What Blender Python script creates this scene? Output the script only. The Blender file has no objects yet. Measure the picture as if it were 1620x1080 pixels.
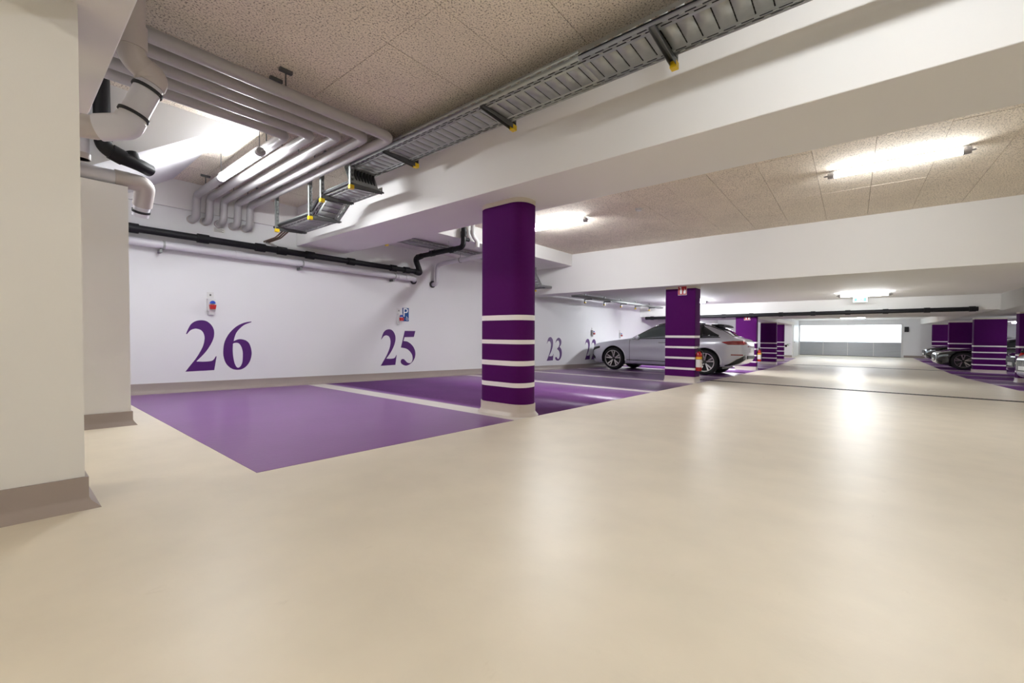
import bpy, bmesh, math, random
from mathutils import Vector, Matrix
random.seed(7)
sc = bpy.context.scene
COL = sc.collection

# ------------------------------------------------------------------ camera
# X runs along the numbered wall (away from the camera), Y towards that wall, Z up; metres
H = 0.82
FPX, YAW, PITCH, ROLL = 663.9, math.radians(39.046), math.radians(-1.1025), math.radians(0.2468)
fw = Vector((math.cos(YAW)*math.cos(PITCH), math.sin(YAW)*math.cos(PITCH), math.sin(PITCH)))
rt0 = Vector((math.sin(YAW), -math.cos(YAW), 0)); up0 = rt0.cross(fw)
rt = math.cos(ROLL)*rt0 + math.sin(ROLL)*up0
up = -math.sin(ROLL)*rt0 + math.cos(ROLL)*up0
cam_d = bpy.data.cameras.new('camera'); cam = bpy.data.objects.new('camera', cam_d); COL.objects.link(cam)
cam_d.sensor_fit = 'HORIZONTAL'; cam_d.sensor_width = 36.0; cam_d.lens = 36.0*FPX/1620
cam_d.clip_start = 0.05; cam_d.clip_end = 300
m3 = Matrix((rt, up, -fw)).transposed(); cam.matrix_world = Matrix.Translation((0, 0, H)) @ m3.to_4x4()
sc.camera = cam

# ------------------------------------------------------------------ world, exposure
LAMP = 140.0           # emission of the tube lamps' diffusers
SKY = 5.5             # daylight behind the perforated garage door
w = bpy.data.worlds.new('world'); sc.world = w; w.use_nodes = True
w.node_tree.nodes['Background'].inputs[0].default_value = (0.90, 0.95, 1.0, 1)
w.node_tree.nodes['Background'].inputs[1].default_value = SKY
sc.view_settings.view_transform = 'Standard'; sc.view_settings.look = 'None'
sc.view_settings.exposure = 0.38; sc.view_settings.gamma = 1.0; sc.view_settings.use_curve_mapping = False

# ------------------------------------------------------------------ materials
def mat(name, col, rough=0.5, metal=0.0, spec=0.5, var=0.0, vscale=3.0, bump=0.0, bscale=60.0, rvar=0.0,
        emit=None, estr=0.0, coat=0.0, stretch=None):
    m = bpy.data.materials.new(name); m.use_nodes = True
    nt = m.node_tree; b = nt.nodes['Principled BSDF']
    b.inputs['Base Color'].default_value = (*col, 1); b.inputs['Roughness'].default_value = rough
    b.inputs['Metallic'].default_value = metal; b.inputs['Specular IOR Level'].default_value = spec
    if coat: b.inputs['Coat Weight'].default_value = coat; b.inputs['Coat Roughness'].default_value = 0.04
    tc = nt.nodes.new('ShaderNodeTexCoord'); src = tc.outputs['Object']
    geo = nt.nodes.new('ShaderNodeNewGeometry'); src = geo.outputs['Position']
    if stretch:
        mp = nt.nodes.new('ShaderNodeMapping'); mp.inputs['Scale'].default_value = stretch
        nt.links.new(src, mp.inputs['Vector']); src = mp.outputs['Vector']
    if var or rvar:
        n = nt.nodes.new('ShaderNodeTexNoise'); n.inputs['Scale'].default_value = vscale; n.inputs['Detail'].default_value = 6
        nt.links.new(src, n.inputs['Vector'])
        if var:
            mx = nt.nodes.new('ShaderNodeMix'); mx.data_type = 'RGBA'
            mx.inputs['A'].default_value = (*[c*(1-var) for c in col], 1); mx.inputs['B'].default_value = (*[min(1, c*(1+var)) for c in col], 1)
            nt.links.new(n.outputs['Fac'], mx.inputs['Factor']); nt.links.new(mx.outputs['Result'], b.inputs['Base Color'])
        if rvar:
            mr = nt.nodes.new('ShaderNodeMapRange'); mr.inputs['From Min'].default_value = 0.3; mr.inputs['From Max'].default_value = 0.7
            mr.inputs['To Min'].default_value = rough-rvar; mr.inputs['To Max'].default_value = rough+rvar
            nt.links.new(n.outputs['Fac'], mr.inputs['Value']); nt.links.new(mr.outputs['Result'], b.inputs['Roughness'])
    if bump:
        n2 = nt.nodes.new('ShaderNodeTexNoise'); n2.inputs['Scale'].default_value = bscale; n2.inputs['Detail'].default_value = 3
        nt.links.new(src, n2.inputs['Vector'])
        bp = nt.nodes.new('ShaderNodeBump'); bp.inputs['Strength'].default_value = bump; bp.inputs['Distance'].default_value = 0.004
        nt.links.new(n2.outputs['Fac'], bp.inputs['Height']); nt.links.new(bp.outputs['Normal'], b.inputs['Normal'])
    if emit:
        b.inputs['Emission Color'].default_value = (*emit, 1); b.inputs['Emission Strength'].default_value = estr
    return m

def scuff(m):
    nt = m.node_tree; b = nt.nodes['Principled BSDF']
    geo = [n for n in nt.nodes if n.type == 'NEW_GEOMETRY'][0]
    src = b.inputs['Base Color'].links[0].from_socket
    mp = nt.nodes.new('ShaderNodeMapping'); mp.inputs['Scale'].default_value = (5, 11, 1); mp.inputs['Rotation'].default_value = (0, 0, 0.5)
    n = nt.nodes.new('ShaderNodeTexNoise'); n.inputs['Scale'].default_value = 1.0; n.inputs['Detail'].default_value = 5; n.inputs['Roughness'].default_value = 0.65
    nt.links.new(geo.outputs['Position'], mp.inputs['Vector']); nt.links.new(mp.outputs['Vector'], n.inputs['Vector'])
    cr = nt.nodes.new('ShaderNodeValToRGB'); e = cr.color_ramp.elements
    e[0].position = 0.20; e[0].color = (0.88, 0.865, 0.84, 1); e[1].position = 0.34; e[1].color = (1, 1, 1, 1)
    nt.links.new(n.outputs['Fac'], cr.inputs['Fac'])
    mx = nt.nodes.new('ShaderNodeMix'); mx.data_type = 'RGBA'; mx.blend_type = 'MULTIPLY'; mx.inputs['Factor'].default_value = 1
    nt.links.new(src, mx.inputs['A']); nt.links.new(cr.outputs['Color'], mx.inputs['B']); nt.links.new(mx.outputs['Result'], b.inputs['Base Color'])

def speckle_mat():
    m = mat('wood_wool_board', (0.48, 0.41, 0.33), 0.95, spec=0.1)
    nt = m.node_tree; b = nt.nodes['Principled BSDF']
    geo = [n for n in nt.nodes if n.type == 'NEW_GEOMETRY'][0]
    n1 = nt.nodes.new('ShaderNodeTexNoise'); n1.inputs['Scale'].default_value = 78; n1.inputs['Detail'].default_value = 4; n1.inputs['Roughness'].default_value = 0.7
    n2 = nt.nodes.new('ShaderNodeTexNoise'); n2.inputs['Scale'].default_value = 2.2; n2.inputs['Detail'].default_value = 3
    nt.links.new(geo.outputs['Position'], n1.inputs['Vector']); nt.links.new(geo.outputs['Position'], n2.inputs['Vector'])
    cr = nt.nodes.new('ShaderNodeValToRGB'); e = cr.color_ramp.elements
    e[0].position = 0.37; e[0].color = (0.17, 0.14, 0.11, 1); e[1].position = 0.46; e[1].color = (0.80, 0.72, 0.61, 1)
    x = cr.color_ramp.elements.new(0.62); x.color = (0.90, 0.82, 0.70, 1)
    nt.links.new(n1.outputs['Fac'], cr.inputs['Fac'])
    mx = nt.nodes.new('ShaderNodeMix'); mx.data_type = 'RGBA'; mx.blend_type = 'MULTIPLY'; mx.inputs['Factor'].default_value = 1
    mr = nt.nodes.new('ShaderNodeMapRange'); mr.inputs['To Min'].default_value = 0.86; mr.inputs['To Max'].default_value = 1.1
    nt.links.new(n2.outputs['Fac'], mr.inputs['Value'])
    nt.links.new(cr.outputs['Color'], mx.inputs['A']); nt.links.new(mr.outputs['Result'], mx.inputs['B'])
    nt.links.new(mx.outputs['Result'], b.inputs['Base Color'])
    bp = nt.nodes.new('ShaderNodeBump'); bp.inputs['Strength'].default_value = 0.6; bp.inputs['Distance'].default_value = 0.004
    nt.links.new(n1.outputs['Fac'], bp.inputs['Height']); nt.links.new(bp.outputs['Normal'], b.inputs['Normal'])
    return m

def translucent_mat():
    m = bpy.data.materials.new('perforated_door_sheet'); m.use_nodes = True; nt = m.node_tree
    b = nt.nodes['Principled BSDF']; out = nt.nodes['Material Output']
    b.inputs['Base Color'].default_value = (0.85, 0.86, 0.86, 1); b.inputs['Roughness'].default_value = 0.5
    tr = nt.nodes.new('ShaderNodeBsdfTranslucent'); tr.inputs['Color'].default_value = (0.9, 0.93, 0.95, 1)
    mx = nt.nodes.new('ShaderNodeMixShader'); mx.inputs[0].default_value = 0.75
    nt.links.new(b.outputs[0], mx.inputs[1]); nt.links.new(tr.outputs[0], mx.inputs[2]); nt.links.new(mx.outputs[0], out.inputs[0])
    return m

M = {}
M['wall'] = mat('white_wall_paint', (0.80, 0.80, 0.805), 0.75, var=0.025, vscale=0.8, bump=0.08, bscale=140)
M['beam'] = mat('white_beam_paint', (0.80, 0.79, 0.77), 0.7, var=0.02, vscale=0.9, bump=0.06, bscale=120)
M['board'] = speckle_mat()
M['slab'] = mat('concrete_slab', (0.35, 0.33, 0.30), 0.9, var=0.1)
M['floor'] = mat('cream_epoxy_floor', (0.735, 0.665, 0.54), 0.40, spec=0.4, var=0.11, vscale=3.2, bump=0.22, bscale=22)
M['bay'] = mat('purple_epoxy_paint', (0.205, 0.080, 0.265), 0.30, spec=0.35, var=0.14, vscale=2.0, bump=0.2, bscale=22)
scuff(M['floor'])
M['line'] = mat('pale_line_paint', (0.70, 0.655, 0.60), 0.3, var=0.03, vscale=3)
M['skirt'] = mat('taupe_skirting_paint', (0.34, 0.285, 0.26), 0.45, var=0.05, vscale=4)
M['skirt2'] = mat('light_taupe_skirting_paint', (0.52, 0.455, 0.41), 0.4, var=0.05, vscale=4)
M['column'] = mat('purple_column_paint', (0.070, 0.005, 0.090), 0.75, spec=0.08, var=0.06, vscale=2, bump=0.12, bscale=150)
M['stripe'] = mat('white_stripe_paint', (0.80, 0.76, 0.74), 0.5)
M['number'] = mat('purple_number_paint', (0.070, 0.004, 0.135), 0.5)
M['cream'] = mat('cream_column_cap', (0.62, 0.56, 0.47), 0.6)
M['jacket'] = mat('light_grey_pipe_jacket', (0.40, 0.385, 0.385), 0.35, spec=0.4, var=0.03, vscale=6)
M['pvc'] = mat('grey_pvc_pipe', (0.66, 0.65, 0.685), 0.35, var=0.02)
M['pvc2'] = mat('warm_grey_pvc_joint', (0.50, 0.455, 0.43), 0.4, var=0.03)
M['black'] = mat('black_pipe_plastic', (0.010, 0.010, 0.012), 0.5, spec=0.25)
M['rubber'] = mat('black_rubber', (0.015, 0.015, 0.016), 0.6)
M['galv'] = mat('galvanised_steel', (0.36, 0.375, 0.365), 0.5, metal=0.5, var=0.12, vscale=14)
M['galvd'] = mat('dark_galvanised_steel', (0.16, 0.165, 0.165), 0.45, metal=0.7, var=0.1, vscale=10)
M['yellow'] = mat('yellow_plastic_cap', (0.80, 0.55, 0.01), 0.4)
TUBES = {}
def tube_mat(k, warm):
    if (k, warm) not in TUBES:
        TUBES[(k, warm)] = mat('lit_lamp_diffuser', (0.9, 0.9, 0.9), 0.4, emit=(1.0, 0.93, 0.80) if warm else (0.95, 0.975, 1.0), estr=LAMP*k)
    return TUBES[(k, warm)]
M['cap'] = mat('grey_lamp_end_cap', (0.33, 0.32, 0.33), 0.4)
M['whiteplastic'] = mat('white_plastic', (0.72, 0.71, 0.70), 0.4)
M['blue'] = mat('blue_socket_plastic', (0.012, 0.06, 0.42), 0.4)
M['signblue'] = mat('blue_sign_face', (0.012, 0.075, 0.27), 0.35)
M['red'] = mat('red_socket_plastic', (0.45, 0.012, 0.015), 0.4)
M['signred'] = mat('red_sign_face', (0.42, 0.012, 0.02), 0.4)
M['signwhite'] = mat('white_sign_print', (0.82, 0.82, 0.82), 0.4)
M['signgreen'] = mat('lit_green_sign', (0.02, 0.4, 0.2), 0.4, emit=(0.15, 0.75, 0.5), estr=1.0)
M['signlit'] = mat('lit_white_sign', (0.8, 0.9, 0.85), 0.4, emit=(0.75, 1.0, 0.9), estr=1.2)
M['ext_red'] = mat('red_extinguisher_enamel', (0.36, 0.012, 0.010), 0.25, spec=0.6)
M['ext_label'] = mat('extinguisher_paper_label', (0.75, 0.70, 0.68), 0.5)
M['ext_yellow'] = mat('extinguisher_yellow_label', (0.8, 0.45, 0.03), 0.5)
M['drain'] = mat('dark_drain_iron', (0.035, 0.028, 0.025), 0.6, metal=0.4)
M['doorslat'] = mat('grey_aluminium_slat', (0.50, 0.52, 0.56), 0.4, metal=0.3, var=0.03)
M['doorsheet'] = translucent_mat()
M['paper'] = mat('printed_paper', (0.75, 0.74, 0.70), 0.7)
M['ink'] = mat('dark_print', (0.12, 0.12, 0.12), 0.7)
M['glass'] = mat('dark_car_glass', (0.010, 0.013, 0.014), 0.05, spec=0.8)
M['glass2'] = mat('green_tinted_car_glass', (0.10, 0.13, 0.125), 0.05, spec=0.8)
M['tyre'] = mat('tyre_rubber', (0.012, 0.012, 0.013), 0.75)
M['alloy'] = mat('machined_alloy', (0.62, 0.60, 0.57), 0.25, metal=0.9)
M['alloyd'] = mat('dark_alloy', (0.05, 0.05, 0.05), 0.4, metal=0.5)
M['chrome'] = mat('chrome', (0.75, 0.75, 0.76), 0.12, metal=1.0)
M['paint_silver'] = mat('silver_car_paint', (0.66, 0.66, 0.73), 0.3, metal=0.3, spec=0.6, coat=0.8)
M['paint_black'] = mat('black_car_paint', (0.008, 0.008, 0.011), 0.15, spec=0.6, coat=1.0)
M['paint_pale'] = mat('pale_silver_car_paint', (0.60, 0.62, 0.61), 0.25, metal=0.5, coat=0.8)
M['carblack'] = mat('black_car_trim', (0.012, 0.012, 0.013), 0.45)
M['tail'] = mat('red_tail_lamp_lens', (0.30, 0.008, 0.012), 0.12, spec=0.8, coat=0.8)
M['headl'] = mat('clear_head_lamp_lens', (0.45, 0.5, 0.53), 0.08, metal=0.3, spec=0.9)
M['plate'] = mat('white_number_plate', (0.8, 0.8, 0.78), 0.4)
M['leaf'] = mat('green_leaf', (0.03, 0.16, 0.03), 0.5)

# ------------------------------------------------------------------ mesh helpers
class MB:
    def __init__(s): s.v = []; s.f = []; s.sm = []
    def add(s, vs, fs, smooth=False):
        o = len(s.v); s.v += [tuple(v) for v in vs]
        s.f += [tuple(i+o for i in f) for f in fs]; s.sm += [smooth]*len(fs); return s
    def box(s, x0, x1, y0, y1, z0, z1):
        vs = [(x, y, z) for z in (z0, z1) for y in (y0, y1) for x in (x0, x1)]
        return s.add(vs, [(0,2,3,1),(4,5,7,6),(0,1,5,4),(2,6,7,3),(0,4,6,2),(1,3,7,5)])
    def hexa(s, vs):   # 4 bottom, 4 top, both counter-clockwise from above
        return s.add(vs, [(3,2,1,0),(4,5,6,7),(0,1,5,4),(1,2,6,5),(2,3,7,6),(3,0,4,7)])
    def prism(s, poly, a0, a1, axis='y'):   # poly of 2-tuples; axis y: (x,z), x: (y,z), z: (x,y)
        n = len(poly)
        def p(q, a): return {'y': (q[0], a, q[1]), 'x': (a, q[0], q[1]), 'z': (q[0], q[1], a)}[axis]
        vs = [p(q, a0) for q in poly] + [p(q, a1) for q in poly]
        fs = [tuple(range(n)), tuple(range(2*n-1, n-1, -1))] + [(i, i+n, (i+1) % n+n, (i+1) % n) for i in range(n)]
        return s.add(vs, fs)
    def tube(s, path, r, n=16, caps=True, bend=0.0, seg=6):
        P = [Vector(p) for p in path]
        if bend and len(P) > 2:
            Q = [P[0]]
            for i in range(1, len(P)-1):
                a, b, c = P[i-1], P[i], P[i+1]
                d = min(bend, (a-b).length*0.48, (c-b).length*0.48)
                p0 = b+(a-b).normalized()*d; p1 = b+(c-b).normalized()*d
                for k in range(seg+1):
                    t = k/seg; Q.append(p0*(1-t)**2+b*2*t*(1-t)+p1*t*t)
            Q.append(P[-1]); P = Q
        rad = r if isinstance(r, (list, tuple)) else [r]*len(P)
        T = [(P[min(i+1, len(P)-1)]-P[max(i-1, 0)]).normalized() for i in range(len(P))]
        u = T[0].orthogonal().normalized(); vs = []
        for i, p in enumerate(P):
            u = (u-T[i]*u.dot(T[i])).normalized(); v = T[i].cross(u)
            vs += [p+(u*math.cos(2*math.pi*k/n)+v*math.sin(2*math.pi*k/n))*rad[i] for k in range(n)]
        fs = [(i*n+k, i*n+(k+1) % n, (i+1)*n+(k+1) % n, (i+1)*n+k) for i in range(len(P)-1) for k in range(n)]
        s.add(vs, fs, True)
        if caps:
            s.add(vs[:n], [tuple(range(n-1, -1, -1))]); s.add(vs[-n:], [tuple(range(n))])
        return s
    def lathe(s, prof, n=24, c=(0, 0, 0), axis='z', smooth=True, caps=True):   # prof: (radius, height)
        vs = []
        for r, h in prof:
            for k in range(n):
                a = 2*math.pi*k/n; x, y = r*math.cos(a), r*math.sin(a)
                q = {'z': (x, y, h), 'x': (h, x, y), 'y': (y, h, x)}[axis]
                vs.append((q[0]+c[0], q[1]+c[1], q[2]+c[2]))
        m = len(prof)
        fs = [(i*n+k, i*n+(k+1) % n, (i+1)*n+(k+1) % n, (i+1)*n+k) for i in range(m-1) for k in range(n)]
        if caps and prof[0][0] > 1e-6: fs.append(tuple(range(n-1, -1, -1)))
        if caps and prof[-1][0] > 1e-6: fs.append(tuple(range((m-1)*n, m*n)))
        return s.add(vs, fs, smooth)
    def mesh(s, name, off=(0, 0, 0)):
        me = bpy.data.meshes.new(name)
        me.from_pydata([(v[0]-off[0], v[1]-off[1], v[2]-off[2]) for v in s.v], [], s.f)
        me.polygons.foreach_set('use_smooth', s.sm); me.validate(); me.update()
        return me

def fix_normals(me):
    bm = bmesh.new(); bm.from_mesh(me); bmesh.ops.remove_doubles(bm, verts=bm.verts, dist=1e-5)
    bmesh.ops.recalc_face_normals(bm, faces=bm.faces); bm.to_mesh(me); bm.free()
    me.set_sharp_from_angle(angle=math.radians(42))

def link(name, me, material, parent=None, loc=(0, 0, 0)):
    o = bpy.data.objects.new(name, me); COL.objects.link(o)
    if me is not None and material is not None and not me.materials: me.materials.append(material)
    o.location = loc; o.parent = parent
    return o
def wloc(o):
    p = Vector(o.location); q = o.parent
    while q: p += Vector(q.location); q = q.parent
    return p
def tag(o, label, cat, group=None):
    o['label'] = label; o['category'] = cat
    if group: o['group'] = group
    return o
def thing(name, label, cat, loc, group=None):
    o = bpy.data.objects.new(name, None); COL.objects.link(o); o.location = loc; o.empty_display_size = 0.1
    return tag(o, label, cat, group)
def bev(o, w=0.01, seg=2):
    b = o.modifiers.new('bevel', 'BEVEL'); b.width = w; b.segments = seg; b.limit_method = 'ANGLE'; return o
def part(name, mb, m, parent, world=True):     # vertices in world coordinates, parent unrotated
    off = wloc(parent) if world else Vector((0, 0, 0))
    me = mb.mesh(name, off); fix_normals(me)
    return link(name, me, m, parent)
def solo(name, mb, m, loc):                     # one-mesh thing with its origin at loc
    me = mb.mesh(name, loc); fix_normals(me); return link(name, me, m, None, loc)
def struct(name, mb, m, label=None, parent=None):
    me = mb.mesh(name, wloc(parent) if parent else (0, 0, 0)); fix_normals(me); o = link(name, me, m, parent)
    if not parent: o['kind'] = 'structure'
    if label: o['label'] = label
    return o

def fz(x):      # the deck falls about 3 % along the wall and levels out towards the exit
    pts = [(-14, 0.4343), (21, -0.6514), (24, -0.70), (28, -0.70), (42, -0.63)]
    for (a, za), (b, zb) in zip(pts, pts[1:]):
        if x <= b: return za+(zb-za)*(x-a)/(b-a)
    return pts[-1][1]

def catmull(pts, sub=5):
    """closed outline of (x, z, corner) points, smooth except at corners"""
    n = len(pts); out = []
    for i in range(n):
        p0, p1, p2, p3 = pts[i-1], pts[i], pts[(i+1) % n], pts[(i+2) % n]
        a = p1 if p1[2] else p0; d = p2 if p2[2] else p3
        if p1[2] and p2[2]: out.append(p1[:2]); continue
        for k in range(sub):
            t = k/sub; q = []
            for c in (0, 1):
                m1 = (p2[c]-a[c])*0.5; m2 = (d[c]-p1[c])*0.5
                q.append((2*t**3-3*t*t+1)*p1[c]+(t**3-2*t*t+t)*m1+(-2*t**3+3*t*t)*p2[c]+(t**3-t*t)*m2)
            out.append(tuple(q))
    return out

def outline_mesh(name, loops, depth, place):
    """filled flat shape from outlines; place maps (x, z, d) to the mesh's coordinates"""
    cu = bpy.data.curves.new(name+'_c', 'CURVE'); cu.dimensions = '2D'; cu.fill_mode = 'BOTH'; cu.extrude = depth/2
    for lp in loops:
        sp = cu.splines.new('POLY'); sp.points.add(len(lp)-1); sp.use_cyclic_u = True
        for q, p in zip(sp.points, lp): q.co = (p[0], p[1], 0, 1)
    o = bpy.data.objects.new(name+'_c', cu); COL.objects.link(o)
    me = bpy.data.meshes.new_from_object(o.evaluated_get(bpy.context.evaluated_depsgraph_get())) if False else None
    dg = bpy.context.evaluated_depsgraph_get(); dg.update()
    me = bpy.data.meshes.new_from_object(o.evaluated_get(dg)); me.name = name
    for v in me.vertices: v.co = place(v.co.x, v.co.y, v.co.z+depth/2)
    bpy.data.objects.remove(o); bpy.data.curves.remove(cu)
    me.materials.clear(); fix_normals(me); return me
def text_mesh(name, body, size, depth, place):
    cu = bpy.data.curves.new(name+'_c', 'FONT'); cu.body = body; cu.size = size; cu.extrude = depth/2; cu.align_x = 'CENTER'; cu.align_y = 'CENTER'
    o = bpy.data.objects.new(name+'_c', cu); COL.objects.link(o)
    dg = bpy.context.evaluated_depsgraph_get(); dg.update()
    me = bpy.data.meshes.new_from_object(o.evaluated_get(dg)); me.name = name
    for v in me.vertices: v.co = place(v.co.x, v.co.y, v.co.z+depth/2)
    bpy.data.objects.remove(o); bpy.data.curves.remove(cu); me.materials.clear(); return me

# ================================================================== STRUCTURE
YW, YR, XB, XF = 7.585, -9.5, -7.0, 37.5       # left wall, right wall, back wall, exit wall
XS = [-7.2, -3, 0, 4, 8, 12, 16, 21, 24, 28, 33, 37.8]
def ramp(mb, x0, x1, y0, y1, h0, h1):           # a slab that follows the sloping deck
    xs = [x0]+[x for x in XS if x0 < x < x1]+[x1]
    for a, b in zip(xs, xs[1:]):
        za, zb = fz(a), fz(b)
        mb.hexa([(a, y0, za+h0), (b, y0, zb+h0), (b, y1, zb+h0), (a, y1, za+h0),
                 (a, y0, za+h1), (b, y0, zb+h1), (b, y1, zb+h1), (a, y1, za+h1)])
    return mb
def ramp_surface():
    mb = MB(); xs = XS
    vs = [(x, y, fz(x)) for x in xs for y in (YR-0.2, YW+0.2)]+[(x, y, fz(x)-0.25) for x in xs for y in (YR-0.2, YW+0.2)]
    n = len(xs); o = 2*n; fs = []
    for i in range(n-1):
        fs += [(2*i, 2*i+2, 2*i+3, 2*i+1), (o+2*i, o+2*i+1, o+2*i+3, o+2*i+2), (2*i, o+2*i, o+2*i+2, 2*i+2), (2*i+1, 2*i+3, o+2*i+3, o+2*i+1)]
    fs += [(0, 1, o+1, o), (2*n-2, o+2*n-2, o+2*n-1, 2*n-1)]
    return mb.add(vs, fs)
floor = struct('floor', ramp_surface(), M['floor'], 'cream glossy coated garage floor')

left_bays = [(0.99, 3.48), (3.79, 7.38), (7.66, 9.98), (10.32, 12.78), (13.06, 15.5), (15.8, 18.3), (18.6, 21.1), (21.4, 23.9), (24.2, 26.7), (27.0, 29.5), (29.8, 32.3)]
for a, b in left_bays:
    part('bay_paint', ramp(MB(), a, b, 2.79, 7.475, -0.01, 0.0022), M['bay'], floor)
for (a, b), (c, d) in zip(left_bays, left_bays[1:]):
    part('bay_line', ramp(MB(), b, c, 2.79, 7.475, -0.01, 0.0014), M['line'], floor)
right_bays = [(12.2, 14.7), (15.0, 17.5), (17.8, 20.3), (20.6, 23.1), (23.4, 25.9), (26.2, 28.7), (29.0, 31.5), (31.8, 34.3), (34.6, 37.1)]
for a, b in right_bays:
    part('bay_paint', ramp(MB(), a, b, -9.2, -3.05, -0.01, 0.0022), M['bay'], floor)
for (a, b), (c, d) in zip(right_bays, right_bays[1:]):
    part('bay_line', ramp(MB(), b, c, -9.2, -3.05, -0.01, 0.0014), M['line'], floor)

# walls
wall_left = struct('wall_left', MB().box(XB-0.2, XF+0.3, YW, YW+0.25, -1.2, 3.3), M['wall'], 'white wall with large purple bay numbers')
wall_right = struct('wall_right', MB().box(XB-0.2, XF+0.3, YR-0.25, YR, -1.2, 3.3), M['wall'])
wall_back = struct('wall_back', MB().box(XB-0.25, XB, YR, YW, -0.5, 3.3), M['wall'])
wf = MB().box(XF, XF+0.25, YR, -2.58, -1.2, 3.3).box(XF, XF+0.25, -2.58, 3.09, 1.55, 3.3)
wall_far = struct('wall_far', wf, M['wall'], 'white end wall around the garage door')
wall_stub = struct('wall_exit', MB().box(33.0, XF+0.25, 3.09, YW, -1.0, 3.3), M['wall'])
# near pillar and the low wall in front of the stair
wall_near = struct('wall_near', MB().box(-1.1, 0.26, 2.80, 3.20, -0.2, 2.33), M['beam'], 'cream pillar at the left edge')
wall_low = struct('wall_low', MB().box(-1.1, 0.77, 5.068, YW, -0.2, 2.12), M['beam'], 'cream part-height wall under pipes')

def skirt(mb, outline, x_for_z=None, h=0.137, flare=0.05, th=0.012):
    n = len(outline); P = [Vector((p[0], p[1])) for p in outline]
    area = sum(P[i].x*P[(i+1) % n].y-P[(i+1) % n].x*P[i].y for i in range(n))
    if area < 0: P.reverse()
    N = []
    for i in range(n):
        e1 = (P[i]-P[i-1]).normalized(); e2 = (P[(i+1) % n]-P[i]).normalized()
        n1 = Vector((e1.y, -e1.x)); n2 = Vector((e2.y, -e2.x)); m = n1+n2
        N.append(m/max(0.5, m.dot(n1)))
    rings = [(flare, 0.0), (th+0.006, 0.035), (th, 0.05), (th, h), (-0.01, h+0.001)]
    vs = []
    for off, hh in rings:
        for p, q in zip(P, N):
            a = p+q*off; vs.append((a.x, a.y, fz(a.x if x_for_z is None else a.x)+hh))
    fs = [(i*n+k, i*n+(k+1) % n, (i+1)*n+(k+1) % n, (i+1)*n+k) for i in range(len(rings)-1) for k in range(n)]
    return mb.add(vs, fs)
struct('baseboard_near', skirt(MB(), [(-1.1, 2.80), (0.26, 2.80), (0.26, 3.20), (-1.1, 3.20)], h=0.145), M['skirt'])
struct('baseboard_low', skirt(MB(), [(-1.1, 5.068), (0.77, 5.068), (0.77, YW), (-1.1, YW)], h=0.125, flare=0.04), M['skirt'])
def long_skirt(y, sgn, x0, x1):                  # skirting with a sloped cove along a wall
    mb = MB(); xs = [x0]+[x for x in XS if x0 < x < x1]+[x1]
    prof = [(0, 0.142), (0.014, 0.142), (0.014, 0.045), (0.022, 0.032), (0.105, 0.003), (0.105, -0.02), (0, -0.02)]
    n = len(prof); vs = [(x, y+sgn*d, fz(x)+h) for x in xs for d, h in prof]
    fs = [(i*n+k, i*n+(k+1) % n, (i+1)*n+(k+1) % n, (i+1)*n+k) for i in range(len(xs)-1) for k in range(n)]
    fs += [tuple(range(n)), tuple(range(len(vs)-1, len(vs)-n-1, -1))]
    return mb.add(vs, fs)
struct('baseboard_left', long_skirt(YW, -1, 0.77, 33.0), M['skirt'], 'taupe coved skirting along numbered wall')
struct('baseboard_right', long_skirt(YR, 1, XB, XF), M['skirt'])
bf = MB().box(XF-0.02, XF, YR, -2.62, fz(XF)-0.02, fz(XF)+0.14).box(32.98, 33.0, 3.07, YW, fz(33)-0.02, fz(33)+0.14)
struct('baseboard_far', bf, M['skirt'])

# ceiling slab, wood wool boards in the first coffers, smooth lower ceilings beyond
ceiling = struct('ceiling', MB().box(XB-0.2, XF+0.3, YR-0.2, YW+0.2, 3.045, 3.3), M['slab'], 'garage ceiling with wood wool boards')
def boards(x0, x1, nx, z, y0=-3.75, y1=YW, seam=0.41, wdt=0.585):
    g = 0.004; mesh = None; dx = (x1-x0)/nx
    ys = []; k = math.floor((y0-seam)/wdt)
    while seam+k*wdt < y1: ys.append(seam+k*wdt); k += 1
    ys.append(y1+0.02)
    for i in range(nx):
        for a, b in zip(ys, ys[1:]):
            jz = random.uniform(-0.0015, 0.0015)
            c = (x0+(i+0.5)*dx, (a+b)/2, z+jz)
            mb = MB().box(x0+i*dx+g/2, x0+(i+1)*dx-g/2, max(a, y0)+g/2, b-g/2, z+jz, z+jz+0.05)
            part('ceiling_board', mb, M['board'], ceiling)
boards(0.43, 3.35, 2, 3.0)
boards(4.24, 10.0, 3, 2.99, y1=6.0)
part('ceiling_board', MB().box(XB, -0.5, -3.75, YW, 2.95, 3.06), M['board'], ceiling)
part('ceiling_plate', MB().box(10.65, 18.7, -3.75, YW, 2.06, 3.06), M['beam'], ceiling)
part('ceiling_plate', MB().box(18.7, 24.7, -3.75, YW, 1.595, 3.06), M['beam'], ceiling)
part('ceiling_plate', MB().box(24.7, XF, -3.75, YW, 1.86, 3.06), M['beam'], ceiling)

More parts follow.
